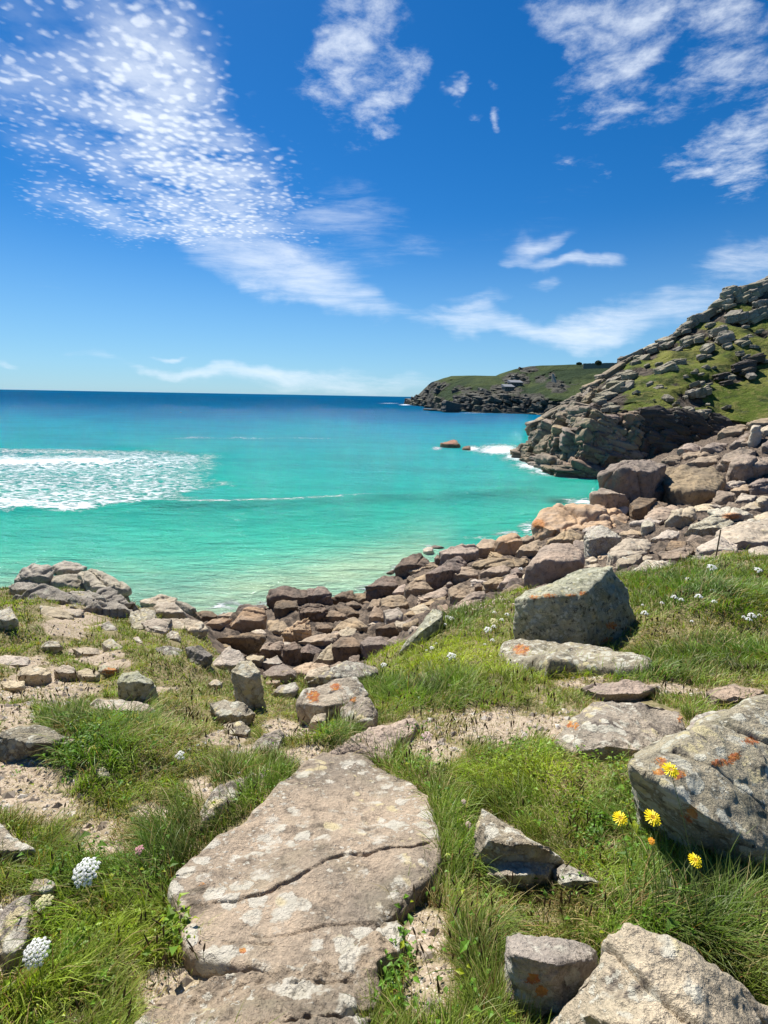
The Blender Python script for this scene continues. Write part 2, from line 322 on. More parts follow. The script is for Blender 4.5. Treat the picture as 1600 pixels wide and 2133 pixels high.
M['farrock'] = rock_mat('far_headland_rock', (0.115, 0.108, 0.092), (0.075, 0.073, 0.064), (0.05, 0.047, 0.045), 0.05, 0.2, (0.25, 0.24, 0.21), 0.0, 0.4, 0.3, 1.0, 0.2)

def terrain_mat():
    mt, N = new_mat('meadow_ground')
    v = N.node('ShaderNodeTexCoord').outputs['Object']
    at = lambda n: N.node('ShaderNodeAttribute', attribute_name=n).outputs['Fac']
    sand, rock = at('sand'), at('rock')
    n1 = N.noise(v, 3, 6, .6); n2 = N.noise(v, 30, 6, .7); g = N.vor(v, 90)
    soil = N.mix(N.ramp(n1, .4, .6), (0.085, 0.085, 0.03), (0.15, 0.125, 0.06))
    straw = N.mix(N.ramp(n2, .4, .62), soil, (0.24, 0.195, 0.11))
    sc = N.mix(N.ramp(n2, .35, .62), (0.21, 0.16, 0.11), (0.39, 0.315, 0.23)); sc = N.mix(N.math('MULTIPLY', N.ramp(N.noise(v, 7, 6, .7), .48, .62), .6), sc, (0.22, 0.18, 0.10))
    sc = N.mix(N.ramp(g, .30, .12), sc, (0.56, 0.49, 0.41)); sc = N.mix(N.ramp(N.vor(v, 55), .2, .08), sc, (0.15, 0.11, 0.08))
    rk = N.mix(N.ramp(N.noise(v, 2.6, 8, .75), .42, .58), (0.05, 0.04, 0.032), (0.15, 0.115, 0.085))
    sm = N.ramp(N.math('ADD', sand, N.math('MULTIPLY', N.math('SUBTRACT', n1, .5), .6)), .38, .58)
    col = N.mix(sm, straw, sc); col = N.mix(rock, col, rk)
    hgt = N.math('ADD', N.math('MULTIPLY', n2, .5), N.math('MULTIPLY', g, .25))
    bp = N.node('ShaderNodeBump', {'Strength': .6, 'Distance': .03, 'Height': hgt}).outputs[0]
    finish(N, col, .95, bp, .15); return mt
M['ground'] = terrain_mat()

def grass_mat(name, trans=0.35):
    mt, N = new_mat(name)
    c = N.node('ShaderNodeAttribute', attribute_name='tint').outputs['Color']
    d = N.node('ShaderNodeBsdfPrincipled', {'Base Color': c, 'Roughness': 0.5, 'Specular IOR Level': 0.35})
    t = N.node('ShaderNodeBsdfTranslucent', {'Color': N.mix(1.0, c, (1.25, 1.3, .6), 'MULTIPLY')})
    mx = N.node('ShaderNodeMixShader', {0: trans, 1: d.outputs[0], 2: t.outputs[0]})
    N.l.new(mx.outputs[0], N.node('ShaderNodeOutputMaterial').inputs[0]); return mt
M['grass'] = grass_mat('grass_blades')

def hill_mat():
    mt, N = new_mat('hillside_turf')
    v = N.node('ShaderNodeTexCoord').outputs['Object']
    rock = N.node('ShaderNodeAttribute', attribute_name='rock').outputs['Fac']
    n1 = N.noise(v, .05, 6, .6); n2 = N.noise(v, .5, 8, .7); n3 = N.noise(v, .16, 6, .65)
    g = N.mix(N.ramp(n1, .38, .6), (0.085, 0.12, 0.018), (0.17, 0.175, 0.04))
    g = N.mix(N.math('MULTIPLY', N.ramp(n3, .48, .60), .85), g, (0.035, 0.052, 0.016))
    g = N.mix(N.math('MULTIPLY', N.ramp(n2, .48, .62), .6), g, (0.20, 0.18, 0.06)); g = N.mix(N.math('MULTIPLY', N.ramp(N.noise(v, .9, 6, .75), .60, .68), .6), g, (0.24, 0.21, 0.16))
    r = N.mix(N.ramp(n2, .4, .62), (0.14, 0.115, 0.09), (0.05, 0.043, 0.036))
    m_ = N.ramp(N.math('ADD', rock, N.math('MULTIPLY', N.math('SUBTRACT', n2, .5), .9)), .42, .56)
    col = N.mix(m_, g, r)
    bp = N.node('ShaderNodeBump', {'Strength': .9, 'Distance': 1.6, 'Height': N.math('ADD', n2, N.math('MULTIPLY', N.noise(v, 2.2, 5, .7), .3))}).outputs[0]
    finish(N, col, .95, bp, .1); return mt
M['hill'] = hill_mat()
def far_mat():
    mt, N = new_mat('headland_turf')
    v = N.node('ShaderNodeTexCoord').outputs['Object']
    rock = N.node('ShaderNodeAttribute', attribute_name='rock').outputs['Fac']
    n1 = N.noise(v, .012, 6, .65); n2 = N.noise(v, .07, 8, .72)
    g = N.mix(N.ramp(n1, .4, .58), (0.022, 0.040, 0.016), (0.055, 0.075, 0.024))
    r = N.mix(N.ramp(n2, .4, .6), (0.11, 0.105, 0.085), (0.042, 0.042, 0.037))
    m_ = N.ramp(N.math('ADD', rock, N.math('MULTIPLY', N.math('SUBTRACT', n2, .5), 1.1)), .42, .54)
    col = N.mix(m_, g, r)
    bp = N.node('ShaderNodeBump', {'Strength': 1.0, 'Distance': 7.0, 'Height': n2}).outputs[0]
    finish(N, col, .95, bp, .1); return mt
M['far'] = far_mat()
def plain(name, c, rough=.7, s=8, var=.25):
    mt, N = new_mat(name); v = N.node('ShaderNodeTexCoord').outputs['Object']; n = N.noise(v, s, 4)
    finish(N, N.mix(n, tuple(x*(1+var) for x in c), tuple(x*(1-var) for x in c)), rough, None, .3); return mt

# ------------------------------------------------------------------ ground mesh
SANDB = [(90,1440,130,45,.9),(30,1500,60,30),(50,1630,110,70),(210,1740,100,50,.7),(120,1690,80,40),(415,1635,45,30,.7),(150,1300,70,40),(60,1385,60,20),(200,1370,70,16),(1060,1505,250,42,.8),(1220,1430,120,34,.5),(1510,1455,90,28,.55),
         (1400,1440,60,15),(900,1560,60,30,.7),(370,2060,130,60),(880,2050,80,100,.5),(860,1930,50,60),(30,1960,60,110),(600,1520,60,16),(500,1560,45,22),(640,1570,60,20),(130,2120,60,20),(310,1690,40,20),(460,1530,50,18),(330,1440,60,10),(1290,1775,50,22,.6),(40,1900,60,30)]
LUSH = [(170,1570,110,80,1.0),(250,1500,60,40,1.0),(700,1560,90,50,.9),(870,1290,140,60,.9),(900,1440,160,50,1.0),(1450,1230,200,60,1.0),(1300,1400,220,40,.9),(1500,1370,120,40,1.0),(1020,1660,170,90,.7),(960,1760,60,120,.9),
        (200,1900,160,180,.8),(1330,1700,150,110,.8),(1450,1900,200,90,1.0),(330,1800,60,120,.9),(60,2080,150,60,1.0),(500,1640,120,60,.5),(760,1520,60,30,.8),(1000,1930,80,60,.5)]
YELL = [(1000,1375,200,40,1.0),(1150,1400,120,30,.6),(1100,1620,160,50,.55),(420,1930,60,60,.6),(250,1950,120,80,.5),(350,1330,90,50,.35),(1480,1700,50,60,.5),(60,2090,120,50,.5)]
DRYB = [(450,1480,180,110,.9),(330,1560,90,50,.7),(560,1450,120,60,.6),(1450,1320,200,40,.6),(1330,1340,200,20,.5),(950,1910,200,70,.8),(1150,1890,180,60,.8),(400,1360,150,50,.6),(1350,1480,150,25,.6),(1250,1640,80,60,.8),(860,1640,60,40,.6),(1560,1430,90,20,.6),(30,1320,90,60,.4)]
def bfield(px, py, lst):
    o = np.zeros(len(px))
    for b in lst:
        a = b[4] if len(b) > 4 else 1.0
        o = np.maximum(o, a*np.exp(-((px-b[0])/b[2])**2*1.0-((py-b[1])/b[3])**2*1.0))
    return o
def rockzone(x, y):
    """where the ground turns from turf into the stony shore: 0 turf .. 1 stone"""
    px, py = project(np.stack([x, y, hf0(x, y)], 1))
    edge = np.interp(px, [-400, 0, 300, 420, 480, 520, 600, 760, 850, 1000, 1100, 1200, 1300, 1450, 1600, 2200], [20, 19, 17, 14, 8.5, 7, 7.2, 7.4, 8.2, 10.2, 10.8, 11.2, 11.4, 12.5, 12.5, 12])
    return sstep(y, edge, edge*1.12)
def make_ground():
    nu, nv = 620, 700
    u = np.linspace(-1.25, 1.35, nu); y = np.geomspace(0.32, 150, nv)
    U, Y = np.meshgrid(u, y, indexing='ij'); x = (U*Y).ravel(); yy = Y.ravel()
    z = hf(x, yy); V = np.stack([x, yy, z], 1); px, py = project(V)
    rz = rockzone(x, yy)
    z = z+rz*(fbm(V*0.7, 4, 30)*0.3-np.abs(fbm(V*1.1, 3, 33))*.35)*np.clip(yy/25, .3, 1.2)
    z = np.maximum(z, -3); V[:, 2] = z
    wob = fbm(V*np.array([1.3, 1.3, 0]), 3, 44)*28
    sand = bfield(px+wob, py+wob*.5, SANDB)*(1+.0)+fbm(V*np.array([9, 9, 0]), 3, 45)*.16
    o = link('ground', np_mesh('ground', V, grid_faces(nu, nv), M['ground'], True, {'sand': sand, 'rock': rz}))
    tag(o, 'sloping coastal turf with bare sandy patches running down to the rocks', 'ground', kind='structure')
make_ground()

# ------------------------------------------------------------------ sea
def sea_mat():
    mt, N = new_mat('sea_water')
    v = N.node('ShaderNodeTexCoord').outputs['Object']
    c = N.node('ShaderNodeAttribute', attribute_name='tint').outputs['Color']
    fo = N.node('ShaderNodeAttribute', attribute_name='foam').outputs['Fac']
    sh = N.node('ShaderNodeAttribute', attribute_name='shallow').outputs['Fac']
    rp = N.node('ShaderNodeMapping', {'Vector': v, 'Rotation': (0, 0, math.radians(14)), 'Scale': (0.35, 1.0, 1)}).outputs[0]
    rip = N.noise(rp, .55, 6, .62, .5); rip2 = N.noise(rp, 2.2, 4, .6, .3); big = N.noise(rp, .09, 5, .6)
    col = N.mix(N.math('MULTIPLY', N.ramp(rip, .38, .62), .5), c, N.mix(1.0, c, (1.6, 1.25, 1.18), 'MULTIPLY'))
    col = N.mix(N.math('MULTIPLY', N.ramp(big, .42, .62), .5), col, N.mix(1.0, c, (.5, .74, .8), 'MULTIPLY'))
    sr = N.noise(rp, 1.4, 5, .7, .8)
    col = N.mix(N.math('MULTIPLY', N.math('MULTIPLY', N.ramp(sr, .42, .62), sh), .5), col, (0.23, 0.36, 0.22))
    # foam lace
    fv = N.node('ShaderNodeMapping', {'Vector': v, 'Scale': (0.5, 1.0, 1)}).outputs[0]
    fd = N.vm('ADD', fv, N.vm('MULTIPLY', N.node('ShaderNodeTexNoise', {'Vector': fv, 'Scale': .5, 'Detail': 6.0, 'Roughness': .7}).outputs[1], (3.0, 3.0, 0)))
    lace = N.ramp(N.vor(fd, .95, 'DISTANCE_TO_EDGE'), .26, .0); fn = N.noise(fv, .8, 7, .72)
    fm = N.math('ADD', N.math('MULTIPLY', lace, .45), N.math('MULTIPLY', fn, .75))
    fm = N.ramp(N.math('ADD', fm, fo), 0.96, 1.42); fm = N.math('MULTIPLY', fm, N.ramp(fo, .02, .2))
    col = N.mix(fm, col, (.86, .92, .93))
    farf = N.ramp(N.node('ShaderNodeVectorMath', {0: v}, operation='LENGTH').outputs['Value'], 120.0, 900.0)
    nearb = N.noise(rp, 7.0, 3, .6)
    h = N.math('ADD', N.math('ADD', N.math('MULTIPLY', rip, 1.0), N.math('MULTIPLY', rip2, .38)), N.math('ADD', N.math('MULTIPLY', fm, .25), N.math('MULTIPLY', nearb, .12)))
    bp = N.node('ShaderNodeBump', {'Strength': 1.0, 'Distance': 1.9, 'Height': h}).outputs[0]
    df = N.node('ShaderNodeBsdfDiffuse', {'Color': col}); N.l.new(bp, df.inputs['Normal'])
    gl = N.node('ShaderNodeBsdfGlossy', {'Color': (1, 1, 1, 1), 'Roughness': .09}); N.l.new(bp, gl.inputs['Normal'])
    mx = N.node('ShaderNodeMixShader', {0: N.math('MULTIPLY', N.math('SUBTRACT', 1.0, fm), N.math('SUBTRACT', .075, N.math('MULTIPLY', farf, .07))), 1: df.outputs[0], 2: gl.outputs[0]})
    N.l.new(mx.outputs[0], N.node('ShaderNodeOutputMaterial').inputs[0]); return mt
M['sea'] = sea_mat()
SEAK = .74
ROWS = [(826,(.002,.085,.20)),(838,(.001,.08,.20)),(855,(.001,.12,.26)),(875,(.001,.19,.33)),(900,(.002,.29,.38)),(940,(.004,.37,.37)),(1000,(.010,.43,.37)),(1060,(.02,.43,.335)),(1120,(.04,.49,.37)),(1170,(.085,.52,.38)),(1210,(.17,.52,.37)),(1250,(.27,.52,.37)),(1300,(.34,.52,.38))]
CREST1 = [(250,1046),(420,1052),(600,1050),(760,1042),(900,1036),(1010,1030),(1130,1024)]
def make_sea():
    nu = 640; u = np.linspace(-1.3, 1.3, nu)
    y = np.concatenate([np.geomspace(24, 320, 560), np.geomspace(324, 40000, 150)]); nv = len(y)
    U, Y = np.meshgrid(u, y, indexing='ij'); x = (U*Y).ravel(); yy = Y.ravel(); z = np.zeros(len(x))
    V = np.stack([x, yy, z], 1); px, py = project(V)
    hy = 825.2+.0178*(px-800)                                  # horizon row
    pr = py-hy+825.2
    # depth tone: sand bar close to the right shore pulls colours lighter
    shift = 38*np.exp(-((px-1180)/110)**2-((py-900)/22)**2)+70*np.exp(-((px-1190)/120)**2-((py-1010)/50)**2)+np.clip((px-900)/400, 0, 1)*26*sstep(pr, 850, 930)-28*sstep(450-px, 0, 450)*sstep(pr, 860, 1000)*(1-sstep(pr, 1080, 1200))
    shift += fbm(np.stack([px/160, py/28, px*0], 1), 3, 3)*9
    pr2 = pr+shift*(pr > 845)*sstep(pr, 845, 885)
    ks = [r[0] for r in ROWS]; tint = np.stack([np.interp(pr2, ks, [r[1][k]*SEAK for r in ROWS]) for k in range(3)], 1)
    # sandy shallows along the near beach
    shal = np.exp(-((py-(1262-.215*np.clip(px-430, -400, 600)))/48)**2)*sstep(px, 260, 480)*(1-sstep(px, 850, 980))
    sandc = np.array([.40, .50, .33]); tint = tint*(1-.6*shal[:, None])+sandc*.6*shal[:, None]
    dk = .8*np.exp(-((px-1165)/34)**2-((py-1043-(px-1165)*.08)/6)**2); tint = tint*(1-dk[:, None])+np.array([.02, .07, .06])*dk[:, None]
    foam = np.zeros(len(x)); nr = yy < 125; hh = np.full(len(x), -9.0); hh[nr] = hf(x[nr], yy[nr], False)
    wash = .62*np.exp(-((hh+.15)/.38)**2)*np.clip(.75+.6*fbm(np.stack([x*.35, yy*.35, x*0], 1), 3, 9), 0, 1.2)
    foam = np.maximum(foam, wash); n = fbm(np.stack([px/60, py/16, px*0], 1), 3, 8)
    def add(f): np.maximum(foam, f, out=foam)
    pat = (1-sstep(px+n*60, 340, 540))*sstep(py+n*6, 932, 950)*(1-sstep(py+n*7-np.interp(px, [0, 150, 300, 480], [10, 14, 0, -28]), 1036, 1056)); add(pat*np.interp(py, [935, 960, 990, 1030, 1055], [.48, .6, .5, .56, .66]))
    add(.95*np.exp(-((py-(963-.00*px)+n*2)/6.5)**2)*(1-sstep(px, 180, 400)))
    add(.85*np.exp(-((py-np.interp(px, [0, 60, 170, 260, 330], [1046, 1050, 1056, 1040, 1030])+n*2)/8)**2)*(1-sstep(px, 150, 320)))
    add(.5*np.exp(-((py-np.interp(px, [0, 300, 480], [940, 944, 985]))/7)**2)*(1-sstep(px, 300, 470)))
    add(.34*np.exp(-((py-912-n*2)/2.2)**2)*np.clip(np.exp(-((px-400)/70)**2)+np.exp(-((px-520)/50)**2)+np.exp(-((px-640)/70)**2), 0, 1))
    for a, b, rx, ry, s in [(1040,938,50,11,.95),(1085,950,40,12,.9),(1110,968,40,12,1.0),(1160,982,55,9,1.0),(1215,992,45,6,.8),(985,935,18,6,.8),(910,934,12,4,.6),(1215,1045,24,9,.75),(1190,1042,24,6,.5),(1100,1104,22,16,.65),(1060,1112,40,7,.5),(893,1142,16,8,.6),(760,1232,14,8,.6),(560,1258,30,4,.35),(450,1270,30,4,.45),(845,843,14,1.5,.8),(905,854,22,1.5,.7),(1000,860,60,1.2,.5),(1145,866,20,1.5,.5),(855,1175,60,5,.35),(1000,1120,50,5,.35),(810,840,25,1,.5)]:
        add(s*np.exp(-((px-a)/rx)**2-((py-b)/ry)**2))
    # glassy swell
    cr = seg_dist(px, py*6, [(a, b*6) for a, b in CREST1])/6
    side = py-np.interp(px, [c[0] for c in CREST1], [c[1] for c in CREST1])
    msk = sstep(px, 230, 330)*(1-sstep(px, 1080, 1180))
    z += .75*np.exp(-((side+2)/9)**2)*msk+.32*np.exp(-((py-(917+.01*px))/5)**2)*sstep(px, 200, 500)*(1-sstep(px, 1000, 1150))
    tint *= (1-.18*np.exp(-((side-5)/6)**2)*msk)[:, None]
    add(.52*np.exp(-((side+3)/3)**2)*msk*(1-sstep(px, 600, 900)))
    z += .45*np.exp(-((py-np.interp(px, [0, 170, 330], [1040, 1046, 1028]))/10)**2)*(1-sstep(px, 200, 400))+.5*np.exp(-((py-960)/6)**2)*(1-sstep(px, 250, 450))
    z += fbm(np.stack([x*.03, yy*.09, x*0], 1), 4, 21)*.22*np.clip(1-(yy-300)/900, 0, 1)
    V[:, 2] = z
    o = link('sea', np_mesh('sea', V, grid_faces(nu, nv), M['sea'], True, {'foam': foam, 'shallow': shal}, {'tint': tint}))
    tag(o, 'turquoise sea deepening to blue at the horizon with white breaking foam', 'sea', kind='structure')
make_sea()

# ------------------------------------------------------------------ rocks
REG = {'A': (0,1130,2.963), 'B': (400,1130,2.963), 'C': (740,1030,3.636), 'D': (1060,840,2.963), 'E': (840,560,2.105), 'F': (1000,1330,2.667),
       'G': (0,1560,2.792), 'H': (300,1500,2.424), 'I': (1000,1700,2.667), 'P': (0,0,1.0)}
def rp_(reg, pts):
    ox, oy, s = REG[reg]; return [(ox+a/s, oy+b/s) for a, b in pts]
ORANGE = [(1375,1587,15,11),(1372,1607,13,9),(1415,1612,16,12),(1565,1542,16,9),(1505,1588,24,10),(1530,1577,14,10),(1440,1700,16,18),(1112,2040,13,14),(1128,2064,17,14),(653,1450,15,15),(700,1430,12,8),(735,1458,8,5),(1085,1353,18,12),(1112,1244,11,5),(1145,1241,16,5),(1190,1240,11,4),(1213,1236,10,5),(1275,1303,14,9),(1268,1335,14,9),(230,1397,18,8),(1418,1495,6,14),(1192,1510,14,8),(505,1980,9,7),(1320,660,1,1),(1525,1075,22,8),(1122,1092,16,12)]
def orange_of(Vw):
    px, py = project(Vw); return np.clip(bfield(px, py, ORANGE)*1.5, 0, 1)
NEARMASK = []          # rock outlines in the meadow, kept clear of grass roots
def remeshed(bm, voxel, mat):
    me = bpy.data.meshes.new('tmp'); bm.to_mesh(me); bm.free()
    o = bpy.data.objects.new('tmp', me); COL.objects.link(o)
    md = o.modifiers.new('r', 'REMESH'); md.mode = 'VOXEL'; md.voxel_size = voxel; md.use_smooth_shade = True
    dg = bpy.context.evaluated_depsgraph_get(); dg.update()
    ev = o.evaluated_get(dg).to_mesh()
    n = len(ev.vertices); V = np.empty(n*3, np.float32); ev.vertices.foreach_get('co', V); V = V.reshape(-1, 3).astype(float)
    Fs = np.empty(len(ev.polygons)*4, np.int32)
    if all(p.loop_total == 4 for p in list(ev.polygons)[:50]) and len(ev.loops) == len(ev.polygons)*4:
        ev.loops.foreach_get('vertex_index', Fs); Fs = Fs.reshape(-1, 4)
    else: Fs = [list(p.vertices) for p in ev.polygons]
    N = np.empty(n*3, np.float32); ev.vertices.foreach_get('normal', N); N = N.reshape(-1, 3).astype(float)
    o.evaluated_get(dg).to_mesh_clear(); bpy.data.objects.remove(o); bpy.data.meshes.remove(me)
    return V, N, Fs
def vnormals(V, F):
    F = np.asarray(F); n = np.cross(V[F[:, 2]]-V[F[:, 0]], V[F[:, 3]]-V[F[:, 1]]); N = np.zeros_like(V)
    for k in range(4): np.add.at(N, F[:, k], n)
    return N/(np.linalg.norm(N, axis=1, keepdims=True)+1e-12)
def smooth_mesh(V, F, it):
    F = np.asarray(F)
    for _ in range(it):
        S = np.zeros_like(V); C = np.zeros(len(V))
        for k in range(4):
            a = F[:, k]; b = F[:, (k+1) % 4]
            np.add.at(S, a, V[b]); np.add.at(C, a, 1)
        V = V*.5+.5*S/np.maximum(C, 1)[:, None]
    return V
def weather(V, F, size, seed, rough=1.0, cracks=2, strata=0.0, sdir=None, soft=2, vox=0.05):
    V = smooth_mesh(V, F, soft)
    N = vnormals(V, F); r = np.random.default_rng(seed)
    P = V/size+seed*1.37
    d = fbm(P*1.6, 3, seed)*.045+fbm(P*4.5, 3, seed+3)*.022+(np.abs(fbm(P*7.0, 3, seed+5))*-.022)
    d *= rough
    if size/vox > 30: d += fbm(P*22, 3, seed+8)*.005*rough
    W_ = fbm(P*2.5, 2, seed+11)*.07
    for k in range(cracks):
        n = r.normal(size=3); n /= np.linalg.norm(n)
        if sdir is not None and k % 2 == 0: n = np.array(sdir)+r.normal(size=3)*.15; n /= np.linalg.norm(n)
        t = (V@n)/size; c0 = np.quantile(t, r.uniform(.2, .8)); w = max(.014, vox*.9/size)
        s = t-c0+W_*.5
        d = d-.035*rough*np.exp(-(s/w)**2)+(s > 0)*r.uniform(-.02, .02)*rough
    if strata > 0:
        n = np.array(sdir if sdir is not None else (.15, .1, 1.0)); n = n/np.linalg.norm(n)
        t = (V@n)/size*strata+W_*2+seed; f = t-np.floor(t); b = np.floor(t).astype(np.int64)
        amp = hash3(b, b*0, b*0, seed)-.5
        d = d+amp*.07*rough-.05*rough*np.exp(-(np.minimum(f, 1-f)/.09)**2)
    return V+N*(d*size)[:, None]
def hull_bm(P, chips, seed, size):
    bm = bmesh.new(); vs = [bm.verts.new(p) for p in P]
    bmesh.ops.convex_hull(bm, input=vs)
    lo = [v for v in bm.verts if not v.link_faces]
    bmesh.ops.delete(bm, geom=lo, context='VERTS')
    bmesh.ops.recalc_face_normals(bm, faces=bm.faces)
    return bm
RN = [0]
STR = (0.25, 0.35, 1.0)
def rock(reg, pts, label, mat='brown', e=.45, tilt=14, size_name='boulder', cat='boulder', rough=1.0, cracks=2, strata=0, group=None, bulge=.22, sdir=None, depth=None, thick=.6, soft=1, ridge=None, bury=.6, mask=False, vmax=95, lx=0.0, under=.12, chips=3):
    """a boulder grown from its outline: vertical-ish front up to the ridge (fraction e of the height), then a top face
    that leans back; bottom goes into the ground, the back is a volume of its own"""
    RN[0] += 1; seed = RN[0]; rr = random.Random(seed)
    o = rp_(reg, pts) if reg else pts
    xs = [a for a, b in o]; ysx = [b for a, b in o]; x0, x1, yt, yb = min(xs), max(xs), min(ysx), max(ysx)
    bx = sum(a for a, b in o if b > yb-.25*(yb-yt))/max(1, sum(1 for a, b in o if b > yb-.25*(yb-yt)))
    y0 = depth if depth else ray_ground(bx, yb-.04*(yb-yt))
    kpx = y0/FPX/0.97
    w = (x1-x0)*kpx; h = (yb-yt)*kpx
    s = math.tan(math.radians(tilt)); yr = yb-e*(yb-yt)
    cx = (x0+x1)/2
    def depth_at(px, py):
        hh = (yb-py)/(yb-yt+1e-6); side = ((px-cx)/((x1-x0)/2+1e-6))
        base = y0+.16*w*side*side+lx*w*side
        if hh <= e: return base
        d = pxdir(px, py)[0]; rz = d[2]/d[1]; dr = pxdir(px, yr)[0]; rzr = dr[2]/dr[1]
        return base*min((rzr-s)/(rz-s), 1+1.6*w/y0)
    pts3 = []; back = []
    for a, b in o:
        y = depth_at(a, b); P = unproj(a, b, y)[0]; pts3.append(P)
        hh = (yb-b)/(yb-yt+1e-6)
        if hh > .4:
            Q = unproj(a*.8+cx*.2, b+(.18*(yb-yt)), y+thick*w*(.6+.5*rr.random()))[0]; pts3.append(Q)
            Q2 = Q.copy(); Q2[2] -= h*.9; pts3.append(Q2)
        if hh < .45:
            Q = P.copy(); Q[2] -= bury*h*(1 if hh < .3 else .7); Q[1] += .05*w; pts3.append(Q)
    # ridge line along the break between top and front
    if ridge: rl = rp_(reg, ridge) if reg else ridge
    else:
        lo = [a for a, b in o if abs(b-yr) < .3*(yb-yt)] or [x0, x1]
        a0 = min(lo)*.7+x0*.3; a1 = max(lo)*.7+x1*.3
        rl = [(a0+(a1-a0)*t, yr+(rr.random()-.5)*.14*(yb-yt)) for t in (.14, .38, .62, .86)]
    for a, b in rl:
        side = (a-cx)/((x1-x0)/2+1e-6)
        pts3.append(unproj(a, b, y0+.16*w*side*side+lx*w*side-bulge*w*.5*(1-side*side))[0])
    for t in (.3, .65):
        a = x0+(x1-x0)*t; pts3.append(unproj(a, yb-.10*(yb-yt), y0-bulge*w*under)[0]); Q = unproj(a, yb-.05*(yb-yt), y0-bulge*w*under)[0]; Q[2] -= bury*h; pts3.append(Q)
    P = np.array(pts3); c = np.array([P[:, 0].mean(), P[:, 1].mean(), unproj(bx, yb, y0)[0][2]])
    bm = hull_bm(P-c, 0, seed, w)
    size = max(w, h); vox = max(size/vmax, y0/528*.95)
    V, N, F = remeshed(bm, vox, None)
    if len(V) < 8: return None
    V = weather(V, F, size, seed, rough, cracks, strata, sdir, soft if size/vox > 14 else 1, vox)
    ob = link(size_name, np_mesh(size_name, V, F, M[mat], True, {'orange': orange_of(V+c)}), None, c)
    tag(ob, label, cat, group)
    if mask or y0 < 12: NEARMASK.append(o)
    return ob

def slab(reg, pts, label, mat='slab', H=.07, edge=.05, cracks=(), name='flat_rock', cat='rock', dome=.3, res=260, seed=0, tilt=None, amp=.012, steps=(), lumps=1.0):
    """a low rock lying in the turf: top follows the slope, sides drop into the ground; cracks are real grooves"""
    RN[0] += 1; seed = seed or RN[0]
    o = rp_(reg, pts) if reg else pts
    def tow(pl):
        out = []
        for a, b in pl:
            y = ray_ground(a, b, H*.8); out.append(tuple(unproj(a, b, y)[0][:2]))
        return out
    wp = tow(o); xs = [a for a, b in wp]; ys = [b for a, b in wp]
    mg = edge*1.2; x0, x1, ya, yb = min(xs)-mg, max(xs)+mg, min(ys)-mg, max(ys)+mg
    size = max(x1-x0, yb-ya); st = max(size/res, .0)
    gx = np.arange(x0, x1, st); gy = np.arange(ya, yb, st); X, Y = np.meshgrid(gx, gy, indexing='ij'); x = X.ravel(); y = Y.ravel()
    P3 = np.stack([x, y, x*0], 1)
    wob = fbm(P3/size*9, 4, seed)*.012*size
    ins = in_poly(x, y, wp); sd = seg_dist(x, y, wp, True)*np.where(ins, 1, -1)+wob
    t = np.clip((sd+edge*.25)/edge, 0, 1)
    prof = np.sqrt(np.clip(1-(1-t)**2, 0, 1))
    inner = np.clip(sd/(size*.3), 0, 1)
    ter = hf(x, y, False)
    top = H*prof+H*dome*inner+lumps*(fbm(P3/size*4, 4, seed+2)*amp*2.2+fbm(P3/size*14, 4, seed+4)*amp*.8+fbm(P3/size*50, 2, seed+6)*amp*.22)*np.clip(t*2, 0, 1)
    for ck in cracks:
        pl = tow(rp_(reg, ck[0]) if reg else ck[0]); wd, dp = ck[1], ck[2]
        dd = seg_dist(x, y, pl)+fbm(P3/size*30, 3, seed+9)*wd*1.2
        L = sum(math.dist(pl[i], pl[i+1]) for i in range(len(pl)-1))
        top = top-dp*np.exp(-(dd/wd)**2)
        if len(ck) > 3:       # ledge: the stone beyond the crack stands higher, worn back gently
            sgn = np.zeros(len(x)); best = np.full(len(x), 1e9)
            for i in range(len(pl)-1):
                (a1, b1), (a2, b2) = pl[i], pl[i+1]; vx, vy = a2-a1, b2-b1; LL = vx*vx+vy*vy
                tt = ((x-a1)*vx+(y-b1)*vy)/LL; tc_ = np.clip(tt, 0, 1); ds = np.hypot(x-a1-tc_*vx, y-b1-tc_*vy)
                cr = (vx*(y-b1)-vy*(x-a1)); up = ds < best; best = np.where(up, ds, best); sgn = np.where(up, np.sign(cr)*(1 if abs(tc_).size else 1), sgn)
            top = top+ck[3]*np.where(sgn > 0, np.exp(-best/(size*.10)), 0)*sstep(best, 0, wd*3)
    z = ter+top-np.clip(-sd, 0, 1e9)*3.0-(t <= 0)*.03
    keep = (sd > -edge*1.0)
    idx = -np.ones(len(x), np.int64); idx[keep] = np.arange(keep.sum())
    F = grid_faces(len(gx), len(gy)); F = F[:, ::-1]; F = F[keep[F].all(1)]; F = idx[F]
    V = np.stack([x, y, z], 1)[keep]; c = np.array([(x0+x1)/2, (ya+yb)/2, ter.min()-.05])
    # close the underside
    n = len(V); e = {}
    Vb = V.copy(); Vb[:, 2] = ter[keep]-.25*max(H, .1)-.06-.3*edge
    cnt = {}
    E = np.concatenate([F[:, [0, 1]], F[:, [1, 2]], F[:, [2, 3]], F[:, [3, 0]]]); key = np.sort(E, 1); _, inv, ct = np.unique(key, axis=0, return_inverse=True, return_counts=True)
    be = E[ct[inv.ravel()] == 1]
    used = np.unique(be); mp = -np.ones(n, np.int64); mp[used] = n+np.arange(len(used))
    side = np.stack([be[:, 1], be[:, 0], mp[be[:, 0]], mp[be[:, 1]]], 1)
    F = np.concatenate([F[:, ::1], side]); V = np.concatenate([V, Vb[used]])
    me = np_mesh(name, V-c, F, M[mat], True, {'orange': orange_of(V)}); ob = link(name, me, None, c); tag(ob, label, cat)
    NEARMASK.append(o); return ob

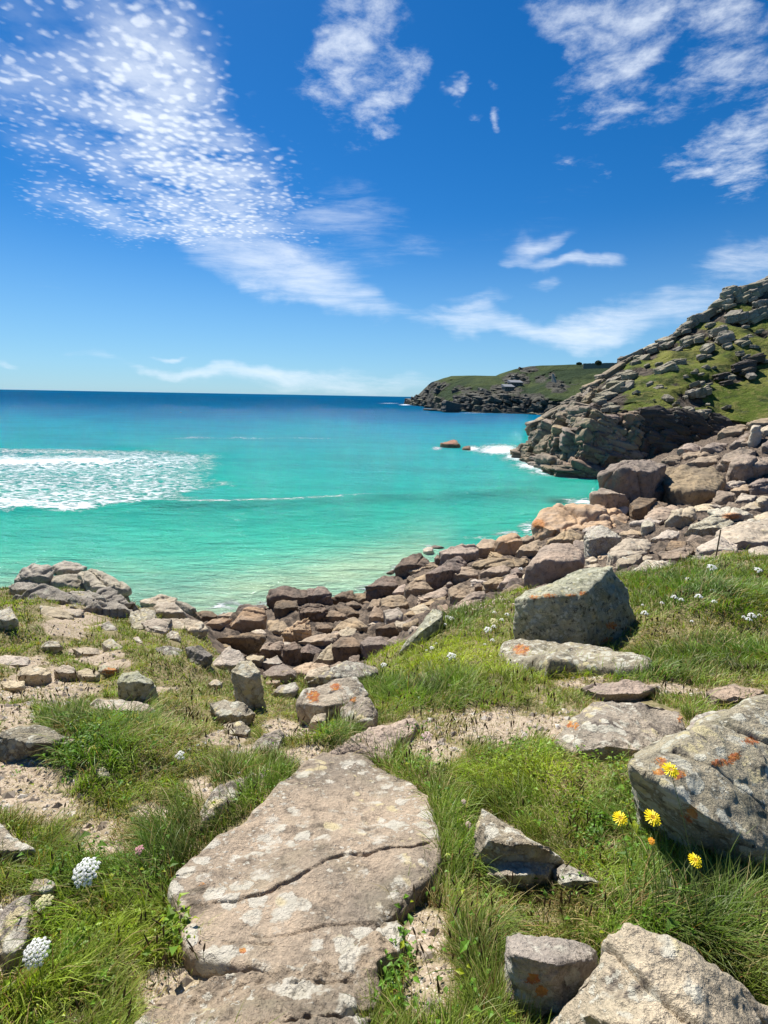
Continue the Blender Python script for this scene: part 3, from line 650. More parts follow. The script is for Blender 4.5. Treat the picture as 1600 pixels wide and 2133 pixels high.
# foreground, hand-traced
slab('H', [(125,850),(160,770),(250,690),(350,600),(500,500),(600,410),(720,310),(820,205),(900,160),(1050,148),(1140,180),(1220,250),(1340,305),(1440,380),(1470,480),(1482,600),(1492,700),(1460,820),(1330,920),(1220,1040),(1110,1135),(985,1268),(850,1272),(700,1285),(480,1282),(400,1262),(250,1200),(215,1080),(195,1000),(140,900)],
     'big flat tan lichened slab with cracks, in the centre of the foreground turf', 'slab', .05, .028,
     [([(330,935),(450,925),(560,900),(640,880),(720,840),(860,775),(950,710),(1010,690),(1120,700),(1240,675),(1340,665),(1440,625)], .0032, .016, .006), ([(520,1090),(700,1090),(860,1060),(1040,1030),(1150,1022),(1215,1045)], .003, .009, .002),
      ([(1215,1045),(1260,990),(1310,925),(1440,840)], .0035, .022), ([(130,805),(300,790),(430,770)], .003, .008), ([(400,1140),(520,1140),(650,1120)], .004, .01)], 'flat_rock', 'rock', .35, 460, 0, None, .010)
slab('H', [(-60,1540),(0,1470),(100,1390),(220,1330),(400,1262),(600,1255),(960,1245),(1070,1150),(1150,1080),(1290,985),(1330,1060),(1290,1180),(1190,1280),(1215,1400),(1150,1480),(1110,1560),(1150,1680),(600,1760),(-100,1720)],
     'lower tan slab at the bottom edge, below the dark crack under the big slab', 'slab', .055, .014,
     [([(1150,1470),(1000,1510),(820,1540),(700,1600)], .005, .02), ([(740,1330),(900,1320),(1040,1330)], .004, .01)], 'flat_rock', 'rock', .4, 300, 0, None, .012)
slab('H', [(285,515),(290,440),(350,365),(430,305),(520,285),(640,240),(655,258),(545,305),(470,385),(380,470),(320,520)], 'long pinkish stone with a pale rim, half hidden in grass beside the big foreground slab', 'near', .06, .04, [([(400,330),(420,380),(440,420)], .004, .012)], res=150)
slab('B', [(815,1300),(900,1240),(1000,1200),(1180,1122),(1370,1098),(1395,1125),(1260,1220),(1235,1345),(1160,1330),(1000,1275),(900,1290)], 'smooth plain brown rock just behind the top of the big slab', 'brown', .07, .06, [([(1000,1190),(1100,1210),(1200,1180)], .005, .01)], res=180)
slab('P', [(1035,1360),(1055,1342),(1100,1337),(1150,1338),(1200,1348),(1262,1352),(1320,1364),(1362,1374),(1352,1386),(1200,1384),(1140,1392),(1070,1376)], 'long low grey stone with an orange lichen patch, lying in grass below the lichen boulder', 'grey', .14, .10, [([(1140,1340),(1135,1390)], .01, .02)], res=180, amp=.02)
rock('A', [(868,495),(960,470),(1060,472),(1040,540),(1000,600),(920,575)], 'rough pale left block of the ledge above the drop to the shore', 'pale', .45, 10, 'ledge_block', cracks=4, strata=3)
rock('A', [(1050,475),(1150,470),(1255,482),(1275,540),(1200,600),(1120,560),(1040,545)], 'rough pale right block of the ledge above the drop to the shore', 'pale', .45, 10, 'ledge_block', cracks=4, strata=3)
rock('A', [(1018,572),(1060,545),(1105,548),(1125,620),(1100,650),(1040,630)], 'bright leaning stone at the front of the rough pale ledge', 'near', .5, 14, 'ledge_block', cracks=2)
R = rock
R('P', [(1155,1537),(1190,1505),(1230,1470),(1272,1453),(1350,1455),(1420,1480),(1440,1530),(1430,1560),(1330,1590),(1240,1592),(1200,1575),(1170,1555)], 'rounded pale boulder with orange flecks, lying between the sandy path and the big right-hand rock', 'near', .22, 8, mask=True, rough=.75, soft=7, vmax=150, bulge=.3, thick=.3)
R('P', [(1425,1520),(1450,1492),(1500,1482),(1535,1475),(1500,1515),(1440,1540)], 'narrow cream stone bridging the rounded pale boulder and the big right-hand rock', 'near', .3, 5, rough=.8, soft=3, vmax=60)
R('P', [(1302,1610),(1312,1562),(1400,1528),(1480,1520),(1525,1488),(1565,1458),(1620,1448),(1760,1450),(1800,1600),(1760,1850),(1640,1815),(1540,1775),(1470,1738),(1400,1700),(1330,1650)], 'large grey lichened rock jutting over its own black shadow at the right edge', 'grey', .22, 14, mask=True, rough=.7, cracks=3, strata=0, vmax=170, bury=.02, sdir=(.5,.6,.4), under=-.9, ridge=[(1312,1592),(1390,1640),(1470,1700),(1580,1768),(1700,1812)], thick=.4, soft=4)
R('P', [(990,1790),(993,1715),(1004,1682),(1040,1705),(1085,1738),(1140,1782),(1178,1800),(1150,1835),(1060,1840)], 'pale triangular rock poking out of the grass right of the big slab', 'near', .5, 20, mask=True, rough=.9, cracks=3, soft=3, vmax=120, bury=.3)
R('P', [(1008,1828),(1016,1803),(1050,1782),(1110,1772),(1165,1795),(1150,1840),(1080,1856),(1020,1850)], 'chalky rounded stone leaning on the pale triangular rock', 'near', .35, 20, mask=True, rough=.8, soft=5, vmax=100, bury=.3)
R('P', [(1150,1812),(1175,1798),(1215,1818),(1258,1846),(1235,1856),(1165,1842)], 'small grey wedge of stone at the tail of the pale triangular rock', 'grey', .35, 10, mask=True, rough=.8, vmax=70)
R('I', [(135,760),(145,665),(220,648),(330,665),(430,680),(500,700),(560,735),(650,745),(655,800),(625,890),(540,960),(460,1080),(425,1200),(240,1200),(190,1000)], 'grey rock with an orange lichen spot and dark right side, at the bottom edge', 'near', .62, 12, mask=True, rough=.9, cracks=2, vmax=130, ridge=[(170,760),(300,800),(420,830),(560,800)], soft=5)
R('I', [(425,1200),(470,1060),(520,960),(545,925),(630,900),(645,800),(695,725),(780,718),(792,668),(840,642),(900,650),(1050,730),(1150,762),(1280,830),(1400,910),(1500,1000),(1620,1100),(1700,1350),(1000,1500),(450,1400)], 'large pale tan boulder filling the bottom right corner', 'near', .42, 18, mask=True, rough=.95, cracks=3, vmax=200, bury=.2, soft=6, thick=.25, sdir=(.8,.5,.2))
def wedge_boulder():
    y0 = ray_ground(1215, 1338); k = y0/FPX
    T = [(40,1215,0),(165,1130,.45),(420,1078,.6),(590,1008,.5),(640,1006,.35),(465,1180,-.22),(60,1335,-.02),(250,1470,-.3),(480,1500,-.34),(655,1492,-.12),(805,1372,.25),(800,1345,.3),(740,1185,.38),(240,1200,-.16)]
    P = []
    for a, b_, dy in T:
        (a, b_), = rp_('D', [(a, b_)]); P.append(unproj(a, b_, y0+dy)[0])
        if b_ > 1285: Q = P[-1].copy(); Q[2] -= .4; P.append(Q)
        elif dy > .3: Q = unproj(a, b_+40, y0+dy+.55)[0]; P.append(Q); Q = Q.copy(); Q[2] -= .9; P.append(Q)
    P = np.array(P); c = unproj(1215, 1338, y0)[0]; bm = hull_bm(P-c, 0, 0, 1); V, N, F = remeshed(bm, .011, None)
    V = weather(V, F, 1.5, 77, .85, 2, 0, None, 3, .011)
    o = link('boulder', np_mesh('boulder', V, F, M['shaggy'], True, {'orange': orange_of(V+c)}), None, c); tag(o, 'big wedge-shaped boulder shaggy with grey-green lichen, standing in the meadow', 'boulder')
    NEARMASK.append(rp_('D', [(40,1210),(60,1330),(250,1470),(480,1500),(640,1495),(800,1370),(740,1185),(640,1006),(590,1008),(420,1078),(165,1130)]))
wedge_boulder()
R('C', [(330,1200),(400,1090),(470,1000),(590,848),(640,855),(672,885),(672,940),(560,1035),(470,1120),(405,1192)], 'tall tilted slab of pale green lichened rock at the edge above the shore boulders', 'shaggy', .2, 40, rough=.7, cracks=1, thick=.2, vmax=80, ridge=[(400,1150),(520,1020),(650,930)], bulge=.05, lx=.3)
# meadow rocks, left and centre
R('B', [(655,1000),(700,920),(780,890),(870,860),(1010,838),(1050,880),(1082,940),(1050,975),(900,985),(800,1030),(760,1075),(720,1125),(675,1080)], 'cream boulder with a bright orange lichen patch in the middle of the meadow', 'near', .42, 12, mask=True, rough=.8, soft=4, vmax=110)
R('B', [(930,1025),(1000,970),(1090,955),(1150,1050),(1120,1105),(1040,1145),(980,1172),(935,1110)], 'square cream stone leaning against the orange-patched boulder', 'near', .3, 25, mask=True, vmax=80)
R('B', [(712,1132),(760,1062),(830,1050),(825,1120),(760,1165)], 'small grey stone under the left end of the orange-patched boulder', 'near', .5, 12, vmax=50)
R('B', [(340,1295),(385,1235),(440,1190),(540,1150),(572,1180),(545,1290),(430,1315)], 'pale pointed stone in the grass left of the big slab tip', 'near', .25, 20, mask=True, vmax=80)
R('B', [(240,790),(270,750),(310,728),(370,722),(430,790),(452,900),(442,990),(380,1035),(320,960),(290,850)], 'upright standing boulder, pale on top and nearly black down its right side', 'grey', .74, 10, mask=True, rough=.9, vmax=90, bulge=.3, soft=4, ridge=[(250,800),(330,830),(400,860)])
R('B', [(90,805),(130,740),(200,670),(290,668),(335,720),(250,795),(130,800)], 'pale rounded boulder behind the standing boulder', 'pale', .35, 12, vmax=70, soft=4)
R('B', [(98,870),(150,840),(192,860),(180,902),(110,905)], 'small pale stone in the grass left of the standing boulder', 'pale', .4, 10, vmax=40)
R('B', [(100,990),(200,970),(290,990),(360,1020),(392,1050),(290,1112),(150,1062)], 'low rough stone in the turf below the standing boulder', 'grey', .3, 10, vmax=70)
R('B', [(480,942),(520,900),(560,880),(640,862),(662,900),(600,962)], 'whitish boulder at the brink just right of the standing boulder', 'pale', .35, 14, vmax=60)
R('B', [(700,872),(800,815),(950,745),(1060,750),(1145,765),(1150,800),(1000,800),(850,862),(760,892)], 'long pale lichened slab leaning on the grass brink above the orange-patched boulder', 'grey', .4, 14, mask=True, vmax=90, cracks=3)
R('A', [(720,870),(740,820),(760,800),(850,788),(900,830),(960,870),(972,960),(890,992),(800,960),(720,930)], 'dark grey lichen-spotted rock on the left slope', 'shaggy', .62, 8, mask=True, vmax=90)
R('A', [(600,792),(640,752),(740,770),(725,812),(640,812)], 'small dark stone with orange lichen just above the dark spotted rock', 'shaggy', .4, 10, vmax=40)
R('A', [(543,1015),(590,970),(720,960),(830,968),(920,1008),(972,1060),(900,1092),(700,1085),(600,1082),(550,1052)], 'long loaf-shaped pale boulder on the left slope', 'near', .45, 12, mask=True, rough=.7, soft=5, vmax=100)
R('A', [(-40,1190),(60,1145),(110,1126),(210,1128),(330,1160),(470,1222),(545,1252),(350,1290),(160,1330),(60,1350),(-40,1340)], 'curved pale rock rising over the leafy hummock at the left edge', 'grey', .55, 14, mask=True, vmax=110, ridge=[(0,1200),(150,1230),(330,1240)], soft=4)
R('A', [(588,1402),(640,1385),(682,1430),(655,1485),(600,1465)], 'small dark stone sunk into the leafy left hummock', 'grey', .4, 10, vmax=40)
R('A', [(-30,420),(20,425),(62,390),(112,470),(122,552),(60,532),(-30,500)], 'pale rock poking from the grassy knoll at the left edge', 'grey', .5, 10, vmax=60)
R('A', [(100,822),(130,770),(220,750),(320,800),(300,835),(140,855)], 'rough pinkish stone at the upper edge of the left sandy patch', 'pale', .4, 10, vmax=60)
R('A', [(330,792),(390,752),(460,780),(482,815),(360,835)], 'pinkish stone right of its twin above the left sandy patch', 'pale', .4, 10, vmax=50)
R('A', [(240,655),(300,600),(362,600),(392,640),(300,665)], 'rough stone beside the narrow sandy track', 'grey', .4, 10, vmax=50)
R('A', [(620,512),(670,480),(722,520),(742,572),(680,595),(630,562)], 'rounded grey stone in grass below the folded outcrop', 'grey', .5, 10, vmax=50)
R('A', [(620,622),(680,590),(762,640),(750,682),(660,648)], 'flat grey stone below the rounded one on the left slope', 'grey', .3, 10, vmax=50)
R('A', [(820,590),(850,580),(890,640),(860,650)], 'thin pale stone in grass between the flat grey stone and the ledge', 'pale', .4, 10, vmax=40)
R('A', [(1145,650),(1230,638),(1312,690),(1255,805),(1200,765)], 'dark-sided rock under the rough pale ledge', 'outcrop', .6, 10, vmax=60)
R('G', [(-60,430),(-10,432),(60,490),(150,560),(232,640),(220,682),(100,692),(-60,650)], 'grey rock at the left edge beside the upper white flower head', 'near', .4, 14, mask=True, vmax=90)
R('G', [(160,832),(200,752),(270,740),(322,790),(300,852),(210,902)], 'small rounded tan stone just left of the upper white flower head', 'near', .5, 10, vmax=60, soft=4)
R('G', [(-40,1010),(40,900),(100,865),(180,845),(200,1000),(130,1100),(40,1205),(-40,1250)], 'low sandy-coloured rock at the lower left edge', 'near', .15, 3, mask=True, vmax=90, rough=.7, soft=4)
R('A', [(-30,700),(60,692),(190,705),(180,755),(60,775),(-30,770)], 'flat pinkish rock flush with the turf below the left grassy knoll', 'pale', .2, 5)
R('A', [(440,650),(530,640),(610,660),(620,695),(500,710)], 'low broken rock at the end of the narrow sandy track', 'pale', .3, 8)
R('A', [(480,800),(540,780),(620,800),(600,850),(500,850)], 'low pinkish rock left of the small dark orange-lichened stone', 'pale', .3, 8)
R('A', [(0,870),(60,850),(150,860),(140,900),(20,910)], 'flat stone sunk in the top of the left sandy patch', 'pale', .25, 6)
R('A', [(950,650),(1040,640),(1130,660),(1120,720),(1000,730)], 'worn grey rock showing through turf below the rough pale ledge', 'grey', .3, 10)
R('A', [(240,380),(360,400),(460,440),(430,500),(300,500),(250,440)], 'broken pale rock between the outcrop and the sandy track', 'pale', .3, 10, strata=3)
R('A', [(820,455),(900,470),(930,560),(870,580),(800,520)], 'tilted grey rock in grass at the foot of the outcrop', 'grey', .4, 12)
R('B', [(190,1120),(290,1110),(370,1150),(340,1200),(230,1180)], 'half-buried pinkish stone below the low rough stone', 'near', .2, 6)
R('B', [(560,1370),(640,1340),(720,1340),(700,1370),(600,1400)], 'pale edge of rock showing in grass left of the big slab tip', 'near', .3, 6)
R('P', [(1210,1432),(1300,1420),(1370,1430),(1340,1448),(1240,1450)], 'low earthy rock ridge behind the rounded pale boulder', 'brown', .2, 5)
R('P', [(1470,1440),(1530,1425),(1590,1440),(1570,1462),(1490,1462)], 'low tan rock in the turf behind the big right-hand rock', 'brown', .2, 5)
# folded outcrop, left
R('A', [(30,345),(120,300),(300,270),(560,270),(760,330),(880,400),(905,455),(800,500),(500,470),(250,430),(90,385)], 'broad grey base of the folded outcrop that closes the left of the beach', 'outcrop', .35, 24, 'outcrop_base', strata=5, thick=.4, cracks=5, rough=1.3, vmax=110)
G = ''
R('A', [(90,250),(115,190),(140,150),(200,120),(290,130),(335,165),(320,230),(275,300),(180,275)], 'domed grey fold forming the left shoulder of the outcrop above the sea', 'outcrop', .5, 18, strata=4, soft=4, thick=1.0)
R('A', [(325,145),(400,110),(480,128),(535,152),(525,195),(400,215),(340,192)], 'topmost craggy fold of the left outcrop', 'outcrop', .45, 12, strata=3, thick=1.0)
R('A', [(295,275),(340,212),(450,198),(605,210),(565,292),(400,302)], 'smooth middle fold of the left outcrop', 'outcrop', .5, 20, strata=3, soft=4, thick=.8)
R('A', [(480,192),(560,160),(640,200),(740,228),(795,300),(822,385),(760,385),(640,302),(560,242)], 'long right-hand shoulder fold of the left outcrop falling toward the sea', 'outcrop', .5, 14, strata=5, thick=.8)
R('A', [(600,302),(680,290),(780,330),(870,400),(895,442),(820,455),(700,425),(620,362)], 'steep striped fold at the right foot of the left outcrop', 'outcrop', .55, 10, strata=6, sdir=(-.7,.2,1))
R('A', [(40,270),(150,235),(230,245),(335,322),(200,335),(110,305)], 'low dark-sided fold at the left foot of the outcrop', 'outcrop', .45, 14, strata=3)
R('A', [(180,335),(280,310),(380,305),(470,320),(532,390),(500,412),(350,385),(240,385)], 'grey lump with a black hollow under its right end, in front of the outcrop', 'outcrop', .55, 14, strata=3)
R('A', [(450,332),(540,298),(640,338),(662,385),(540,388)], 'pale fold between the black hollow and the striped fold', 'outcrop', .45, 14, strata=3)
R('A', [(300,430),(400,410),(520,420),(500,450),(340,470)], 'flat pale step below the left outcrop', 'pale', .3, 8, strata=3)
R('A', [(555,430),(640,400),(780,420),(800,455),(640,460)], 'flat pale step below the striped fold', 'grey', .3, 8, strata=3)
R('A', [(860,362),(1000,325),(1092,345),(1082,382),(960,402),(880,405)], 'tan flat-topped rock right of the left outcrop', 'pale', .35, 10, strata=2)
R('A', [(945,455),(968,382),(1080,370),(1152,460),(1100,485)], 'pale rock leaning under the tan flat-topped rock', 'pale', .5, 14, strata=3)
R('A', [(800,420),(880,400),(960,420),(980,500),(900,560),(800,500)], 'grey rock at the top of the slope between outcrop and ledge', 'grey', .5, 14, strata=2)
R('A', [(1088,362),(1130,360),(1212,402),(1222,475),(1150,478)], 'shadowed grey rock at the right end of the left outcrop', 'outcrop', .6, 10, strata=3)
# shore boulders, left part
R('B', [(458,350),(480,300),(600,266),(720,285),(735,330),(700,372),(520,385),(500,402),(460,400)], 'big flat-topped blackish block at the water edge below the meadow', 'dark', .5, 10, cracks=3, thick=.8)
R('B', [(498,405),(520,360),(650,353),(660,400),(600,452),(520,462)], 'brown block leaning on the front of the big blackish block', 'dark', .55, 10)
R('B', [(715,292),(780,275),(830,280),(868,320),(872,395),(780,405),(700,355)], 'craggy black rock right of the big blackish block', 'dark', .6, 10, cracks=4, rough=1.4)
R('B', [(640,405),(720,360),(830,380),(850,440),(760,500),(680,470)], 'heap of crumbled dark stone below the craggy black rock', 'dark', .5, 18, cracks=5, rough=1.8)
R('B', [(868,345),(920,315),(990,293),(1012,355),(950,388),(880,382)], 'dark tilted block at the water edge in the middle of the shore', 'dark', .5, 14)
R('B', [(1000,315),(1060,308),(1082,330),(1085,375),(1020,372)], 'small brown block next to the dark tilted block', 'brown', .5, 10)
R('B', [(80,525),(130,480),(190,453),(262,460),(235,552),(130,555)], 'orange-stained boulder at the left end of the shore jumble', 'orange', .5, 14)
R('B', [(230,535),(280,470),(330,408),(440,403),(465,455),(440,532),(340,562),(255,558)], 'large peaked orange-brown boulder at the left end of the shore jumble', 'orange', .5, 22, cracks=3)
R('B', [(268,425),(295,392),(340,380),(450,384),(490,402),(440,425),(330,428)], 'flat dark rock at the waterline behind the peaked orange-brown boulder', 'dark', .4, 8)
R('B', [(20,425),(80,418),(132,425),(167,450),(92,502),(50,485)], 'dark striped wedge at the waterline by the left outcrop', 'dark', .5, 10, strata=4)
R('B', [(160,450),(240,425),(285,440),(270,465),(190,470)], 'thin brown slab between the dark striped wedge and the orange boulders', 'brown', .4, 10)
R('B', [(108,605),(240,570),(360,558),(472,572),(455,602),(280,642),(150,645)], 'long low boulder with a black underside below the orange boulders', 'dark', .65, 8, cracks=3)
R('B', [(362,548),(420,533),(462,560),(462,592),(400,585)], 'small grey cap stone on the end of the long low boulder', 'pale', .5, 10)
R('B', [(465,475),(560,478),(602,520),(520,582),(458,562)], 'smooth brown boulder right of the peaked orange-brown one', 'brown', .3, 18)
R('B', [(555,555),(650,488),(722,458),(752,530),(740,602),(640,622),(580,602)], 'crumbled rusty rock in the middle of the left jumble', 'orange', .5, 18, cracks=6, rough=1.8)
R('B', [(350,655),(480,608),(562,620),(550,670),(470,695),(370,685)], 'reddish broken slab above the pale flat boulder', 'brown', .4, 12, cracks=4, rough=1.4)
R('B', [(250,650),(320,630),(360,650),(330,690),(270,680)], 'dark grey slab wedged below the long low boulder', 'dark', .3, 10)
R('B', [(798,445),(860,413),(952,440),(972,482),(850,497),(800,472)], 'dark wedge left of the long brown slabs', 'dark', .5, 12)
R('B', [(878,402),(960,388),(1042,440),(960,467)], 'flat charcoal stone behind the dark wedge', 'dark', .4, 10)
R('B', [(942,372),(1000,358),(1052,400),(1000,418)], 'small charcoal stone behind the flat charcoal stone', 'dark', .5, 10)
R('B', [(760,512),(800,488),(882,520),(832,572),(760,582)], 'dark blocky stone beside the crumbled rusty rock', 'dark', .55, 10)
R('B', [(858,562),(890,510),(930,478),(1012,460),(1092,520),(1060,582),(1000,582),(900,580)], 'rounded light brown boulder in the middle of the jumble', 'brown', .45, 16)
R('B', [(898,552),(960,518),(1022,530),(1012,592),(960,602),(900,575)], 'pale pentagonal stone in front of the rounded light brown boulder', 'pale', .35, 14)
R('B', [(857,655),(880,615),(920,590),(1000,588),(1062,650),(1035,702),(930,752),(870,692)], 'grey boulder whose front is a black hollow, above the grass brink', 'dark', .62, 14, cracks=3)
R('B', [(638,705),(680,655),(720,618),(802,665),(762,702),(650,727)], 'small dark pyramid-shaped stone in the left jumble', 'dark', .4, 22)
R('B', [(648,612),(740,580),(820,563),(902,568),(882,612),(760,642),(700,642)], 'long reddish stone behind the dark pyramid-shaped stone', 'brown', .4, 12)
R('B', [(745,745),(800,675),(860,618),(925,650),(905,742),(830,762)], 'grey-brown slab leaning between the dark pyramid and the black hollow boulder', 'pale', .3, 24)
R('B', [(433,802),(500,765),(562,738),(645,790),(640,835),(540,862),(440,842)], 'flat-topped grey-brown stone like a table at the foot of the jumble', 'brown', .35, 4, cracks=1)
R('B', [(425,735),(530,688),(565,740),(470,775),(430,772)], 'pale flat boulder behind the table-like stone', 'pale', .35, 10)
R('B', [(618,775),(740,728),(852,760),(765,832),(640,835)], 'wide smooth slab right of the table-like stone', 'brown', .25, 8)
R('B', [(690,852),(720,780),(830,758),(855,790),(760,862)], 'pale slab at the foot of the jumble against the grass brink', 'pale', .35, 14)
R('B', [(548,625),(640,608),(672,650),(622,742),(560,702)], 'dark wrinkled stone between the reddish slab and the pyramid', 'dark', .6, 14, rough=1.4, cracks=4)
R('B', [(320,710),(380,690),(450,700),(430,740),(350,750)], 'pale stone just behind the standing boulder', 'pale', .4, 10)
R('B', [(450,862),(500,845),(545,855),(530,880),(460,885)], 'small rusty stone under the table-like stone', 'brown', .4, 10)
# shore boulders, middle part
R('C', [(298,565),(335,520),(370,478),(440,450),(500,433),(562,490),(577,545),(430,602),(310,622)], 'dark angular boulder beside the white wash', 'dark', .45, 20, cracks=4)
R('C', [(68,695),(110,665),(160,638),(200,610),(310,608),(332,680),(292,742),(170,792),(95,822),(80,755)], 'stepped dark block at the corner of the sandy shallows', 'dark', .6, 10, cracks=4)
R('C', [(228,602),(250,580),(300,568),(302,610),(240,612)], 'small black stone at the waterline under the dark angular boulder', 'dark', .5, 10)
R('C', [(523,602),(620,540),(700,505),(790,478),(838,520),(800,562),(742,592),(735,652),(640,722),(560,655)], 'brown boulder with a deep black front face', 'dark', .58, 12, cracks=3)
R('C', [(628,432),(680,403),(800,388),(900,384),(932,420),(932,492),(850,532),(780,500),(680,500),(640,502)], 'tan-topped boulder with a black broken face at the water edge', 'brown', .52, 8, cracks=4)
R('C', [(598,475),(630,448),(647,510),(605,545)], 'narrow upright stone beside the wash channel', 'brown', .6, 20)
R('C', [(903,382),(960,333),(1062,343),(1078,430),(1000,472),(930,482)], 'grey-tan blocky boulder at the water edge', 'brown', .5, 18)
R('C', [(1060,346),(1120,303),(1220,288),(1272,350),(1230,422),(1130,472),(1080,442)], 'upright orange-brown boulder at the water edge', 'orange', .6, 14, cracks=3)
R('C', [(1238,335),(1300,303),(1362,320),(1322,372),(1260,392)], 'small tan boulder behind the upright orange-brown one', 'brown', .5, 10)
R('C', [(1203,445),(1280,378),(1400,338),(1434,380),(1412,432),(1340,482),(1220,482)], 'smooth brown sloping boulder beside the biggest round boulder', 'brown', .4, 18)
R('C', [(733,605),(800,548),(880,543),(942,590),(932,652),(850,672),(742,672)], 'round squat brown boulder in the middle shore', 'brown', .5, 14, soft=4)
R('C', [(878,535),(930,498),(1100,488),(1300,483),(1333,502),(1292,562),(1180,562),(1000,565),(940,592)], 'very long tan boulder lying across the middle shore', 'brown', .5, 12, soft=3)
R('C', [(943,605),(1010,553),(1140,528),(1183,560),(1152,622),(1000,642),(950,642)], 'humped tan boulder below the very long one', 'brown', .5, 16, soft=3)
R('C', [(1178,562),(1230,548),(1272,600),(1242,642),(1180,612)], 'dark stone squeezed between the humped tan boulder and the biggest round boulder', 'dark', .5, 10)
R('C', [(958,665),(1020,635),(1132,618),(1122,662),(1080,722),(980,732)], 'grooved grey stone under the humped tan boulder', 'brown', .5, 14, strata=3)
R('C', [(1078,702),(1160,600),(1220,583),(1243,640),(1130,702),(1090,727)], 'pointed grey stone right of the grooved one', 'brown', .45, 14)
R('C', [(1108,722),(1180,638),(1260,628),(1302,690),(1230,712)], 'dark domed stone at the left foot of the biggest round boulder', 'dark', .55, 14, soft=4)
R('D', [(103,1012),(150,950),(200,900),(260,860),(380,863),(462,910),(472,1000),(435,1092),(330,1112),(170,1112),(110,1042)], 'biggest round boulder, smooth and brown, above the meadow edge', 'brown', .55, 20, soft=6, rough=.7, cracks=1)
R('C', [(1263,632),(1295,588),(1362,660),(1332,692),(1280,682)], 'small stone tucked under the left side of the biggest round boulder', 'pale', .5, 10)
R('C', [(368,705),(440,653),(540,668),(598,720),(510,752),(440,782),(380,742)], 'low round brown boulder below the black-faced one', 'brown', .5, 16, soft=4)
R('C', [(283,742),(330,690),(382,680),(380,730),(400,782),(300,772)], 'tan stone left of the low round brown boulder', 'brown', .4, 16)
R('C', [(440,832),(500,762),(600,728),(692,698),(695,752),(560,802)], 'upper of the two long brown slabs', 'brown', .4, 14)
R('C', [(438,855),(600,790),(692,768),(692,802),(560,852),(462,888)], 'lower of the two long brown slabs', 'brown', .45, 14)
R('C', [(703,715),(790,678),(920,688),(905,742),(830,812),(720,832),(710,772)], 'broad tan boulder split across its lower edge, above the grass', 'brown', .35, 20, cracks=3)
R('C', [(728,835),(820,820),(900,738),(982,733),(1003,802),(900,882),(790,902),(730,922)], 'smooth tan boulder under the broad split one, against the grass', 'brown', .3, 24)
R('C', [(193,795),(260,763),(370,768),(413,820),(382,882),(250,872),(195,835)], 'smooth squarish brown boulder left of the two long slabs', 'brown', .35, 16)
R('C', [(88,865),(130,798),(200,783),(192,852),(130,882)], 'flat brown stone left of the smooth squarish boulder', 'brown', .35, 16)
R('C', [(203,872),(330,853),(363,900),(352,952),(320,987),(230,922)], 'light tan six-sided stone in front of the smooth squarish boulder', 'pale', .3, 24)
R('C', [(98,925),(150,848),(202,870),(242,960),(210,987),(110,932)], 'pointed orange-brown stone left of the six-sided one', 'orange', .45, 22)
R('C', [(363,903),(450,868),(463,912),(370,942)], 'small brown stone under the long slabs', 'brown', .4, 10)
R('C', [(623,843),(690,823),(717,862),(702,902),(650,912),(640,882)], 'small orange stone peeping over the tilted lichen slab', 'orange', .4, 14)
R('C', [(143,1015),(200,990),(290,968),(332,1040),(300,1062),(160,1072)], 'dark reddish flat-fronted stone below the six-sided one', 'dark', .6, 10)
R('C', [(98,985),(170,953),(222,970),(150,1005),(110,1005)], 'pale cap of stone above the dark reddish one', 'pale', .4, 10)
R('C', [(358,985),(480,928),(482,962),(422,1042),(370,1022)], 'brown slab just left of the tilted lichen slab', 'brown', .35, 20)
R('C', [(23,1115),(90,1068),(190,1080),(282,1160),(270,1192),(130,1172),(50,1142)], 'round light brown boulder at the grass brink left of the tilted lichen slab', 'brown', .4, 18, soft=4)
R('C', [(243,1105),(310,1068),(367,1110),(322,1192),(270,1192)], 'pale boulder touching the foot of the tilted lichen slab', 'brown', .4, 18)
R('C', [(895,690),(950,660),(975,700),(940,735)], 'small dark stone left of the grooved grey stone', 'dark', .5, 10)
R('C', [(680,690),(720,650),(745,690),(720,710)], 'small tan stone at the left foot of the round squat boulder', 'brown', .5, 10)
R('C', [(440,640),(530,600),(560,660),(540,680),(440,660)], 'grey slab left of the black-faced boulder', 'brown', .4, 16)
R('C', [(560,395),(600,375),(680,400),(640,420)], 'black weedy rock awash at the water edge', 'dark', .5, 8, depth=None)
R('C', [(510,420),(550,390),(590,400),(600,450),(560,470)], 'pinkish wet rock in the wash', 'pale', .5, 14)
# slabs and boulders of the right-hand shore
R('D', [(165,745),(195,710),(230,678),(380,653),(540,643),(700,678),(750,700),(745,762),(640,775),(450,790),(330,800),(245,852),(170,832)], 'broad orange-topped slab jutting into the water', 'orange', .42, 9, cracks=5, strata=0)
R('D', [(243,832),(260,778),(360,738),(403,770),(335,832)], 'tan wedge on the right front of the orange-topped slab', 'brown', .45, 18)
R('D', [(203,905),(260,838),(380,768),(463,810),(463,882),(380,875),(260,862),(212,912)], 'dark-sided leaning boulder behind the biggest round boulder', 'brown', .5, 22)
R('D', [(458,802),(510,765),(570,748),(645,780),(703,820),(645,902),(572,965),(490,882)], 'grey-green blocky boulder right of the biggest round boulder', 'grey', .62, 14)
R('D', [(470,965),(520,940),(555,960),(545,1005),(480,1010)], 'small pale stone in the black gap right of the biggest round boulder', 'pale', .5, 10)
R('D', [(475,1050),(510,1010),(580,1015),(560,1050)], 'flat pale stone below the black gap', 'pale', .4, 10)
R('D', [(598,905),(720,828),(862,828),(885,882),(740,932),(662,985),(610,1015)], 'pale rounded slab above the meadow edge with green in its cracks', 'pale', .45, 16, cracks=3)
R('D', [(663,965),(800,918),(835,940),(762,1005),(690,1052),(665,1015)], 'tan block in front of the pale rounded slab', 'pale', .5, 14)
